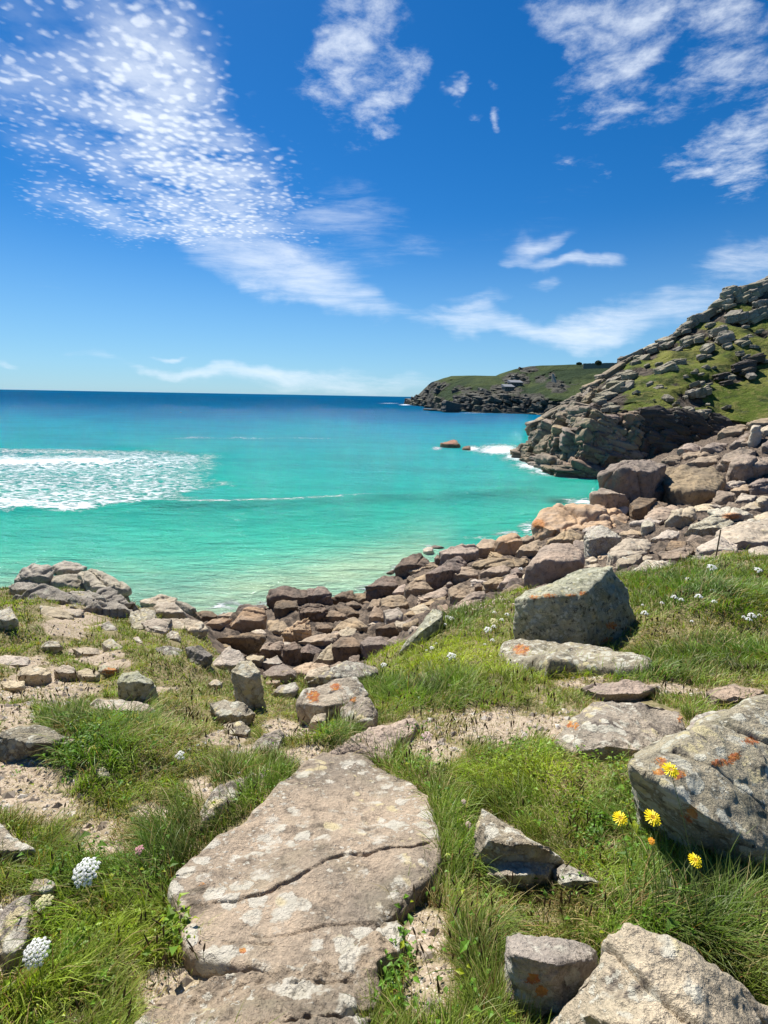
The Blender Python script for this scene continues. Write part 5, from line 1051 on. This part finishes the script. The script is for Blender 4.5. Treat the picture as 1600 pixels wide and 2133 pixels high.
# little boat
P = unproj(377, 858, float(sea_depth(377, 859.5)[0]))[0]; P[2] = 0; L = 4.5*P[1]/FPX
t = empty('boat', P, 'tiny dark boat far out on the open sea', 'boat')
bm = bmesh.new(); sec = []
for k in range(7):
    s_ = -1+k/3; wd = (1-abs(s_)**2.5)*L*.16+.02; z = L*.10*(1+.35*s_*s_)
    sec.append([bm.verts.new((s_*L*.5, -wd, z)), bm.verts.new((s_*L*.47, -wd*.5, -L*.05)), bm.verts.new((s_*L*.47, wd*.5, -L*.05)), bm.verts.new((s_*L*.5, wd, z))])
for i in range(6):
    for j in range(4): bm.faces.new([sec[i][j], sec[i+1][j], sec[i+1][(j+1) % 4], sec[i][(j+1) % 4]])
bm.faces.new(sec[0]); bm.faces.new(sec[-1][::-1]); bm_obj('hull', bm, 'darkhole', t)
bm = bmesh.new(); box(bm, -L*.15, L*.12, -L*.08, L*.08, L*.1, L*.27, L*.25); bm_obj('cabin', bm, 'stonewall', t)
# thin post on the meadow edge
y = ray_ground(1490, 1176); P = unproj(1490, 1170, y)[0]; Q = unproj(1489, 1103, y)[0]; hgt = Q[2]-P[2]
bm = bmesh.new(); bmesh.ops.create_cone(bm, cap_ends=True, segments=8, radius1=.022, radius2=.016, depth=hgt+.5, matrix=Matrix.Translation((0, 0, hgt/2-.25)))
for v in bm.verts: v.co.x += .015*math.sin(v.co.z*3)
o = bm_obj('post', bm, 'wood', None, P); tag(o, 'thin upright wooden post at the far edge of the meadow', 'post')

# ------------------------------------------------------------------ loose stones filling the shore
LBk = block_variants('brown', 5, 900, .75, 2)+block_variants('pale', 2, 930, .75, 2)+block_variants('dark', 2, 950, .75, 2)
n = 0
for _ in range(4000):
    px = rr.uniform(410, 1640); py = rr.uniform(1030, 1400)
    y = ray_ground(px, py) if n < 120 else 0
    if n >= 120: break
    if y < 11.5 or y > 84: continue
    P = unproj(px, py, y)[0]
    if P[2] < .25 or rockzone(P[:1], P[1:2])[0] < .9: continue
    s = rr.uniform(.012, .03)*y*(1.25 if y < 30 else 1)
    put_block(rr.choice(LBk), P-np.array([0, 0, .12*s]), s, rr.uniform(0, 6.28), rr.uniform(-.4, .4), rr.uniform(-.4, .4), 'stone', zone(px, py, 'small loose shore stone', (560, 700, 850, 1000, 1150, 1300, 1450), (1150, 1230, 1310), ('by the left outcrop', 'by the big blackish block', 'behind the black-hollow boulder', 'left of the tilted slab', 'around the long slabs', 'near the biggest round boulder', 'behind the chalk-white slab', 'by the right edge'), ('far row', 'upper middle row', 'lower middle row', 'nearest row')), 'stone', 'small stones filling the shore jumble', (1.1, 1, rr.uniform(.6, 1))); n += 1

# ------------------------------------------------------------------ grass
GR = np.random.default_rng(21)
def sample_ground(n, y0, y1, ulo=-.92, uhi=.98):
    y = np.exp(GR.uniform(math.log(y0), math.log(y1), n)); u = GR.uniform(ulo, uhi, n); x = u*y
    return x, y
def on_rock(px, py, shrink=1.0):
    m_ = np.zeros(len(px), bool)
    for pl in NEARMASK:
        xs = [a for a, b in pl]; ys = [b for a, b in pl]; cx, cy = sum(xs)/len(xs), sum(ys)/len(ys)
        bb = (px > min(xs)) & (px < max(xs)) & (py > min(ys)) & (py < max(ys))
        if bb.any():
            i = np.where(bb)[0]; m_[i[in_poly(px[i], py[i], [(cx+(a-cx)*shrink, cy+(b-cy)*shrink) for a, b in pl])]] = True
    return m_
def fields(x, y):
    z = hf(x, y); V = np.stack([x, y, z], 1); px, py = project(V)
    wob = fbm(V*np.array([1.3, 1.3, 0]), 3, 44)*28
    return V, px, py, bfield(px+wob, py+wob*.5, SANDB)+fbm(V*np.array([9, 9, 0]), 3, 45)*.16, bfield(px+wob, py+wob*.4, LUSH), bfield(px+wob, py+wob*.4, YELL), bfield(px-wob, py-wob*.4, DRYB)
GREEN = np.array([.085, .175, .014]); OLIVE = np.array([.165, .225, .024]); YG = np.array([.36, .43, .02]); STRAW = np.array([.42, .34, .15]); BROWN = np.array([.115, .075, .04]); RUST = np.array([.20, .11, .035])
def make_grass(name, N, y0, y1, label):
    x, y = sample_ground(N, y0, y1); V, px, py, sand, lush, yel, dry = fields(x, y)
    rz = rockzone(x, y); q = np.stack([x, y, x*0], 1); cl = fbm(q*2.6, 3, 51); fine = fbm(q*11, 2, 57)
    dens = np.clip(1.0-sstep(sand+.22*cl, .32, .62)*.90, .02, 1)*np.clip(.72+.5*fine+.3*lush, .12, 1)*(1-rz)
    keep = (GR.random(N) < dens) & ~on_rock(px, py, .97)
    x, y, V, px, py, sand, lush, yel, dry, cl, fine = [a[keep] for a in (x, y, V, px, py, sand, lush, yel, dry, cl, fine)]
    n = len(x); dist = np.sqrt(x*x+y*y+(CZ-V[:, 2])**2)
    L = GR.gamma(5, .2, n)*(.050+.062*lush-.015*dry+.02*np.clip(cl, 0, 1))*np.clip(.85+dist*.07, .9, 1.9)*(1-.62*sstep(sand, .22, .45))*.9
    w = np.maximum(.0016+.0012*GR.random(n)+.0012*lush, dist*.00115)
    th = fbm(np.stack([x*1.7, y*1.7, x*0+3], 1), 2, 61)*4+GR.normal(0, .9, n)-.4          # lean direction, in tufts
    lean = np.clip(GR.normal(.75, .35, n)+.3*dry, .1, 1.6)
    dx, dy_ = np.cos(th), np.sin(th)
    dirv = np.stack([dx, dy_, dx*0], 1); sd = np.stack([-dy_, dx, dx*0], 1)*(w*.5)[:, None]
    tw = GR.normal(0, .5, n); sd = sd*np.cos(tw)[:, None]; sd[:, 2] = w*.5*np.sin(tw)
    base = V.copy(); base[:, 2] -= .006
    pts = []
    for s_, k in ((0, 1.0), (.4, .85), (.75, .6), (1.0, 0)):
        hz_ = s_*L*np.cos(lean*s_*.85); out = s_*L*np.sin(lean*s_*1.0+.12)
        c = base+dirv*out[:, None]; c[:, 2] += hz_
        if k > 0: pts += [c-sd*k, c+sd*k]
        else: pts += [c]
    P = np.stack(pts, 1).reshape(-1, 3); b = np.arange(n)[:, None]*7
    F4 = np.concatenate([b+np.array([[0, 1, 3, 2]]), b+np.array([[2, 3, 5, 4]]), b+np.array([[4, 5, 6, 6]])], 0)
    # colour
    r = GR.random((n, 1)); lu = np.clip(lush+.35*cl, 0, 1)[:, None]; dr = np.clip(dry+.2*fine-.25*lush+.25*sand, 0, 1)[:, None]; ye = yel[:, None]
    col = OLIVE*(1-lu)+GREEN*lu; col = col*(1-ye*.8)+YG*ye*.8
    tone = np.clip(1+.55*fbm(np.stack([x*7, y*7, x*0], 1), 3, 95), .45, 1.6)[:, None]; col = col*tone
    isdry = (GR.random((n, 1)) < .07+.36*dr+.5*sstep(sand, .25, .45)[:, None]); col = np.where(isdry, STRAW*(.55+.7*r), col*(.65+.75*r))
    isr = (GR.random((n, 1)) < .05+.10*dr); col = np.where(isr, RUST*(.6+.8*r), col)
    tint = np.repeat(col, 7, 0)
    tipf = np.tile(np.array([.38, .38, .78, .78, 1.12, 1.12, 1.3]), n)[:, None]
    mixd = np.tile(np.array([0, 0, 0, 0, .1, .1, .25]), n)[:, None]
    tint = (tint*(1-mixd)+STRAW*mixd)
    tri = F4[2*n:, :3]; quad = F4[:2*n]
    me = bpy.data.meshes.new(name)
    me.vertices.add(len(P)); me.vertices.foreach_set('co', P.astype(np.float32).ravel())
    idx = np.concatenate([quad.ravel(), tri.ravel()]).astype(np.int32); me.loops.add(len(idx)); me.loops.foreach_set('vertex_index', idx)
    me.polygons.add(3*n); me.polygons.foreach_set('loop_start', np.concatenate([np.arange(2*n)*4, 8*n+np.arange(n)*3]).astype(np.int32))
    me.update(calc_edges=True); me.polygons.foreach_set('use_smooth', np.ones(3*n, bool))
    at = me.attributes.new('tint', 'FLOAT_COLOR', 'POINT'); at.data.foreach_set('color', np.concatenate([tint, np.ones((len(tint), 1))], 1).astype(np.float32).ravel())
    me.materials.append(M['grass']); o = link(name, me); tag(o, label, 'grass', kind='stuff'); return n
make_grass('grass', 620000, .75, 24, 'tangled green and straw-coloured grass covering the clifftop slope')

def leaf_mesh(name, C, up, size, width, tint, mat, label, cat, bend=.3):
    n = len(C); a = GR.normal(size=(n, 3)); a = a-up*(a*up).sum(1, keepdims=True); a /= np.linalg.norm(a, axis=1, keepdims=True)+1e-9; b = np.cross(up, a)
    a = a*size[:, None]; b = b*(size*width)[:, None]; u = up*size[:, None]
    P = np.stack([C, C+a*.45+b+u*.28, C+a*.5+u*.14, C+a*.45-b+u*.28, C+a+u*(.1-bend*GR.random((n, 1)))], 1).reshape(-1, 3)
    k = np.arange(n)[:, None]*5; F = np.concatenate([k+np.array([[0, 2, 1]]), k+np.array([[0, 3, 2]]), k+np.array([[1, 2, 4]]), k+np.array([[2, 3, 4]])], 0)
    me = np_mesh(name, P, F, M[mat], False, None, {'tint': np.repeat(tint, 5, 0)}); o = link(name, me); tag(o, label, cat, kind='stuff'); return o
def make_leaves():
    x, y = sample_ground(260000, .75, 11); V, px, py, sand, lush, yel, dry = fields(x, y); q = np.stack([x, y, x*0], 1)
    hill_ = bfield(px, py, [(170,1590,110,70,1.5),(250,1950,130,130,1.2),(420,1960,60,80,1.2),(1050,1640,150,60,1.2),(1350,1720,110,90,1.2),(880,1520,70,30,.8),(1000,1380,160,30,.9),(860,2030,80,70,.8),(740,1530,60,40,1.0),(1480,1830,90,60,1.0),(330,1290,60,30,.7),(900,1620,60,60,.7)])
    keep = (GR.random(len(x)) < np.clip(hill_*(.5+1.1*fbm(q*4.5, 3, 66)), .015, 1)*(1-sstep(sand, .25, .45)*.97)*(1-rockzone(x, y))) & ~on_rock(px, py, .98)
    x, y, V, lush, yel = x[keep], y[keep], V[keep], lush[keep], yel[keep]; n = len(x); dist = np.sqrt(x*x+y*y+(CZ-V[:, 2])**2)
    C = V.copy(); C[:, 2] += GR.random(n)**.6*.085; up = GR.normal(0, .38, (n, 3)); up[:, 2] = 1; up /= np.linalg.norm(up, axis=1, keepdims=True)
    size = np.maximum(GR.uniform(.010, .026, n), dist*.0034)*np.where(GR.random(n) < .05, 2.1, 1); r = GR.random((n, 1)); ye = yel[:, None]
    t = (GREEN*1.15*(1-ye)+YG*.85*ye)*(.6+.9*r); t = np.where(GR.random((n, 1)) < .08, YG*.8, t)
    leaf_mesh('leafy_plants', C, up, size, .30, t, 'grass', 'low leafy plants growing among the grass', 'plants')
make_leaves()
def make_seedheads():
    x, y = sample_ground(3200, .9, 9); V, px, py, sand, lush, yel, dry = fields(x, y); q = np.stack([x, y, x*0], 1)
    keep = (GR.random(len(x)) < np.clip(.25+.8*fbm(q*2.2, 2, 88), .03, 1)*(1-rockzone(x, y))) & ~on_rock(px, py, 1.02); V = V[keep]; n = len(V)
    dist = np.linalg.norm(V-np.array([0, 0, CZ]), axis=1); H_ = GR.uniform(.05, .13, n)*np.clip(.9+dist*.06, 1, 1.5); le = GR.normal(0, .22, (n, 2))*H_[:, None]
    Vs = []; Fs = []; Ts = []; b = 0; ang = np.arange(4)*math.pi/2
    lv = [(0, .0009, 0), (.72, .0008, 0), (.73, .0026, 1), (.86, .0032, 1), (1.0, .0008, 1)]
    for i in range(n):
        sc = max(1.0, dist[i]*.45)
        for t_, r_, k in lv:
            c = V[i]+np.array([le[i, 0]*t_**1.5, le[i, 1]*t_**1.5, H_[i]*t_])
            for a in ang: Vs.append(c+np.array([math.cos(a), math.sin(a), 0])*r_*sc)
            Ts += [tuple(BROWN*.8) if k else tuple(OLIVE)]*4
        for l in range(4):
            for j in range(4): Fs.append((b+l*4+j, b+l*4+(j+1) % 4, b+(l+1)*4+(j+1) % 4, b+(l+1)*4+j))
        b += 20
    me = np_mesh('plantain_spikes', np.array(Vs), np.array(Fs), M['grass'], True, None, {'tint': np.array(Ts)}); tag(link('plantain_spikes', me), 'thin brown plantain spikes standing over the grass', 'seed heads', kind='stuff')
make_seedheads()

def make_gravel():
    x, y = sample_ground(60000, .75, 12); V, px, py, sand, lush, yel, dry = fields(x, y)
    keep = (GR.random(len(x)) < sstep(sand, .3, .6)*.55+.004) & ~on_rock(px, py, 1.0) & (rockzone(x, y) < .3); V = V[keep]; n = len(V)
    dist = np.linalg.norm(V-np.array([0, 0, CZ]), axis=1); s_ = np.maximum(.0022*GR.gamma(1.6, 1.0, n), .0012)*np.clip(dist*.75, 1, 4); s_ = np.minimum(s_, .035)
    O = np.array([[1,0,0],[.1,1,0],[-1,.1,0],[0,-1,0],[.1,.1,.75],[0,.1,-.6]], float)
    P = (O[None]*GR.uniform(.6, 1.2, (n, 6, 1))*s_[:, None, None]); a = GR.uniform(0, 6.28, n); ca, sa = np.cos(a)[:, None], np.sin(a)[:, None]
    P = np.stack([P[..., 0]*ca-P[..., 1]*sa, P[..., 0]*sa+P[..., 1]*ca, P[..., 2]], 2)+V[:, None]+np.array([0, 0, .001]); k = np.arange(n)[:, None]*6
    F = np.concatenate([k+np.array([f]) for f in ((0,1,4),(1,2,4),(2,3,4),(3,0,4),(1,0,5),(2,1,5),(3,2,5),(0,3,5))], 0)
    r = GR.random((n, 1)); t = np.where(r < .4, np.array([[.36, .29, .21]]), np.where(r < .75, np.array([[.22, .18, .14]]), np.array([[.5, .45, .38]])))*(.7+.5*GR.random((n, 1)))
    o = link('gravel', np_mesh('gravel', P.reshape(-1, 3), F, M['gravel'], False, None, {'tint': np.repeat(t, 6, 0)})); tag(o, 'fine granite gravel lying on the bare patches', 'gravel', kind='stuff')
M['gravel'] = grass_mat('gravel_grains', 0.0)
make_gravel()

# ------------------------------------------------------------------ flowers
M['white_floret'] = plain('white_floret', (.80, .80, .76), .7, 200, .06); M['cream_floret'] = plain('cream_floret', (.62, .58, .32), .7, 200, .1)
M['stem'] = plain('flower_stem', (.10, .14, .04), .6, 50, .2); M['yellow_petal'] = plain('yellow_petal', (.85, .66, .01), .5, 200, .08); M['yellow_centre'] = plain('yellow_centre', (.75, .40, .01), .6, 200, .1)
M['orange_petal'] = plain('orange_petal', (.75, .33, .02), .5, 200, .1); M['pink_petal'] = plain('pink_petal', (.62, .30, .33), .6, 200, .15); M['pale_pink'] = plain('pale_pink_petal', (.58, .42, .38), .6, 200, .15)
def tube(bm, pts, r0, r1, seg=6):
    pr = None
    for i, p_ in enumerate(pts):
        r = r0+(r1-r0)*i/(len(pts)-1); ring = [bm.verts.new((p_[0]+r*math.cos(a*2*math.pi/seg), p_[1]+r*math.sin(a*2*math.pi/seg), p_[2])) for a in range(seg)]
        if pr:
            for j in range(seg): bm.faces.new([pr[j], pr[(j+1) % seg], ring[(j+1) % seg], ring[j]])
        pr = ring
def add_floret(bm, c, n, r, rr_, petals=5):
    n = Vector(n).normalized(); a = n.orthogonal().normalized(); b = n.cross(a); c = Vector(c); cc = bm.verts.new(c+n*r*.3); ph = rr_.random()*6
    ring = [bm.verts.new(c+(a*math.cos(ph+k*math.pi/petals)+b*math.sin(ph+k*math.pi/petals))*r*(1.0 if k % 2 == 0 else .5)) for k in range(petals*2)]
    for k in range(petals*2): bm.faces.new([cc, ring[k], ring[(k+1) % (petals*2)]])
def place(px, py, rpx, rpy):
    """flower head seen at (px,py) whose stem rises from the turf near (rpx,rpy)"""
    y = ray_ground(rpx, rpy); G_ = unproj(rpx, rpy, y)[0]; Hd = unproj(px, py, y-.01)[0]; return G_, Hd-G_, y
def umbel(px, py, dia, rpy, label, tiltv=(0, -.35, 1), mat='white_floret', rpx=None, dense=40, group=None, cat='flower'):
    G_, h, y = place(px, py, rpx or px+4, rpy); r = dia/2*y/FPX*1.02; rq = random.Random(int(px*7+py)); t = empty('wild_carrot', G_, label, cat, group)
    bm = bmesh.new(); tube(bm, [(h[0]*s_**1.3, h[1]*s_**1.3, (h[2]-r*.35)*s_) for s_ in (0, .25, .5, .75, 1)], max(.0018, .0008*y), max(.0012, .0007*y))
    base = Vector(h)+Vector((0, 0, -r*.35)); up = Vector(tiltv).normalized(); qt = up.to_track_quat('Z', 'Y')
    heads = []
    for k in range(dense):
        f = math.sqrt((k+.5)/dense); an = k*2.39996; v = Vector((math.cos(an)*f*r, math.sin(an)*f*r, r*.42*(1-f*f)+rq.uniform(-.03, .03)*r)); heads.append((Vector(h)+qt@v, qt@Vector((math.cos(an)*f*.7, math.sin(an)*f*.7, 1))))
    if y < 3:
        for c, n_ in heads[::2]: 
            m_ = base.lerp(c, .5); pr_ = max(.0005, r*.012); a = bm.verts.new(base+Vector((pr_, 0, 0))); b = bm.verts.new(base-Vector((pr_, 0, 0))); d = bm.verts.new(c-Vector(n_).normalized()*r*.05-Vector((pr_, 0, 0))); e = bm.verts.new(c-Vector(n_).normalized()*r*.05+Vector((pr_, 0, 0))); bm.faces.new([a, b, d, e])
    bm_obj('stem', bm, 'stem', t)
    bm = bmesh.new(); sr = r/math.sqrt(dense)*.98
    for c, n_ in heads:
        q2 = Vector(n_).to_track_quat('Z', 'Y'); m_ = 24 if y < 3 else 5
        for j in range(m_):
            f = math.sqrt((j+.5)/m_); an = j*2.39996+rq.random(); v = Vector((math.cos(an)*f*sr, math.sin(an)*f*sr, sr*.35*(1-f*f))); add_floret(bm, c+q2@v, q2@Vector((math.cos(an)*f*.6, math.sin(an)*f*.6, 1)), sr*(.30 if y < 3 else .6), rq)
    bm_obj('flower_head', bm, mat, t); return t
umbel(179, 1816, 64, 1905, 'large white lacy flower head, the upper of two at the lower left', (-.15, -.6, 1), rpx=196)
umbel(76, 1984, 64, 2060, 'large white lacy flower head near the left edge, the lower of two', (-.1, -.65, 1), rpx=92)
umbel(92, 1880, 38, 1925, 'yellowish fading flower head between the two large white ones', (0, -.3, 1), 'cream_floret', rpx=84, dense=18)
umbel(375, 1575, 22, 1600, 'small white flower in the grass above the pinkish stone', (0, -.5, 1), dense=7)
for px, py, d, lab in [(1252/2.963+1060,1015/2.963+840,20,'white flower head on the meadow crest left of the thin post'),(1060+1538/2.963,840+1030/2.963,16,'white flower head at the right end of the meadow crest'),(1060+1108/2.963,840+1092/2.963,16,'white flower head below the crest of the right meadow'),
                  (740+728/3.636,1030+1225/3.636,20,'widest white flower head on the middle meadow'),(740+1003/3.636,1030+1025/3.636,17,'round white flower head left of the lichen boulder'),(740+1048/3.636,1030+962/3.636,18,'cream flat flower head left of the lichen boulder'),(740+728/3.636,1030+940/3.636,12,'white flower head beside the top of the tilted lichen slab'),
                  (740+697/3.636,1030+930/3.636,11,'small white flower head touching the tilted lichen slab'),(740+680/3.636,1030+985/3.636,8,'tiny white flower head under the tilted lichen slab'),(740+580/3.636,1030+1163/3.636,10,'small white flower head in the dark grass below the tilted slab'),(740+215/3.636,1030+1292/3.636,13,'flat white flower head over the grass brink')]:
    umbel(px, py, d, py+16+d*.5, lab, (0, -.3, 1), 'cream_floret' if 'cream' in lab else 'white_floret', dense=9)
for px, py, d in [(1060+1022/2.963,840+1197/2.963,13),(1060+1065/2.963,840+1212/2.963,10),(1060+1172/2.963,840+1192/2.963,15),(1060+1258/2.963,840+1157/2.963,11),(1060+1268/2.963,840+1225/2.963,11),(1060+1202/2.963,840+1108/2.963,8),(1060+838/2.963,840+1295/2.963,14),(1060+825/2.963,840+1245/2.963,6),
                  (1060+1500/2.963,840+1310/2.963,16),(1060+1480/2.963,840+1333/2.963,12),(1060+1548/2.963,840+1308/2.963,8),(1060+945/2.963,840+1232/2.963,8),(1060+1070/2.963,840+1165/2.963,7),(1060+1450/2.963,840+1320/2.963,9),(1060+1130/2.963,840+1345/2.963,7),(740+1110/3.636,1030+948/3.636,9),(740+1150/3.636,1030+908/3.636,9),(740+1050/3.636,1030+1000/3.636,10),(740+1040/3.636,1030+1103/3.636,9),(740+1055/3.636,1030+893/3.636,8),
                  (740+615/3.636,1030+1128/3.636,5),(740+908/3.636,1030+1222/3.636,6),(740+540/3.636,1030+1180/3.636,5),(498,1610,6),(395,1560,6),(428,1548,6),(412,1552,5),(1085,1185,9),(1010,1342,6)]:
    umbel(px, py, d, py+12+d*.6, 'small white flower head scattered through the meadow grass', (0, -.3, 1), dense=6, group='small white flowers in the meadow')
def daisy(px, py, dia, rpx, rpy, label, n=(0, -.55, 1), petal='yellow_petal', centre='yellow_centre', name='yellow_flower', np_=20):
    G_, h, y = place(px, py, rpx, rpy); r = dia/2*y/FPX*1.2; rq = random.Random(int(px)); t = empty(name, G_, label, 'flower')
    bm = bmesh.new(); tube(bm, [(h[0]*s_**1.5, h[1]*s_**1.5, (h[2]-r*.15)*s_) for s_ in (0, .25, .5, .75, 1)], .0012, .0009); bm_obj('stem', bm, 'stem', t)
    q2 = Vector(n).to_track_quat('Z', 'Y'); bm = bmesh.new()
    for ring, (rad, cnt, lift) in enumerate(((1.0, np_, .0), (.78, np_-4, .12), (.5, 12, .2))):
        for k in range(cnt):
            a = k*2*math.pi/cnt+ring*.2+rq.uniform(-.08, .08); rd = r*rad*rq.uniform(.88, 1.06); w = rd*math.pi/cnt*1.05
            c, s_ = math.cos(a), math.sin(a)
            def pt(d, o_, z): return bm.verts.new(Vector(h)+q2@Vector((c*d-s_*o_, s_*d+c*o_, z)))
            z = lift*r; v = [pt(r*.12, -w*.25, z), pt(rd*.6, -w*.62, z+r*.10), pt(rd*.97, -w*.45, z+r*.05), pt(rd, 0, z+r*.01), pt(rd*.97, w*.45, z+r*.05), pt(rd*.6, w*.62, z+r*.10), pt(r*.12, w*.25, z)]
            m_ = pt(rd*.6, 0, z+r*.05)
            for i in range(6): bm.faces.new([v[i], v[i+1], m_])
    bm_obj('petals', bm, petal, t)
    bm = bmesh.new()
    for k in range(26):
        f = math.sqrt((k+.5)/26)*.30; a = k*2.4; add_floret(bm, Vector(h)+q2@Vector((math.cos(a)*f*r, math.sin(a)*f*r, r*.26)), q2@Vector((0, 0, 1)), r*.06, rq)
    bm_obj('centre', bm, centre, t)
daisy(1397, 1604, 32, 1450, 1960, 'yellow flower in front of the dark face of the big right rock, uppermost')
daisy(1292, 1705, 30, 1315, 1930, 'yellow flower leftmost of the group under the big right rock')
daisy(1359, 1704, 34, 1380, 1950, 'largest yellow flower, in the middle of the group under the big right rock')
daisy(1448, 1792, 28, 1475, 1980, 'yellow flower in the black shadow, lowest of the group')
daisy(1357, 1752, 15, 1365, 1935, 'small orange bud below the largest yellow flower', petal='orange_petal', centre='orange_petal', name='orange_flower', np_=12)
for px, py, d, ry, lab, mt_ in [(290,1771,21,1815,'pink flower head in grass left of the big slab','pink_petal'),(975,1718,15,1760,'faded pink flower head right of the big slab','pale_pink'),(890,1535,26,1590,'pale pink flower over the sandy path','pale_pink'),(966,1670,12,1715,'small dull pink flower head right of the big slab tip','pale_pink')]:
    umbel(px, py, d, ry, lab, (0, -.4, 1), mt_, dense=12)
# thrift on the bank left of the lichen boulder
def make_thrift():
    path = [(905,1312),(925,1300),(960,1280),(990,1265),(1015,1258),(1040,1245),(1062,1258),(940,1318)]; bm = bmesh.new(); rq = random.Random(5)
    for k in range(150):
        i = rq.randrange(len(path)-1); f = rq.random(); a, b = path[i], path[i+1]; px = a[0]+(b[0]-a[0])*f+rq.gauss(0, 9); py = a[1]+(b[1]-a[1])*f+rq.gauss(0, 6)
        y = ray_ground(px, py+8)
        if y > 13: continue
        c = unproj(px, py, y)[0]; g = unproj(px, py+8, y)[0]; rad = rq.uniform(1.6, 2.8)*y/FPX
        bmesh.ops.create_icosphere(bm, subdivisions=1, radius=rad, matrix=Matrix.Translation(c)@Matrix.Diagonal((1, 1, .7, 1)))
        tube(bm, [tuple(g), tuple(c)], .003, .003, 3)
    o = bm_obj('thrift', bm, 'pale_pink'); tag(o, 'pale pink thrift heads massed along the bank by the lichen boulder', 'flowers', kind='stuff')
make_thrift()
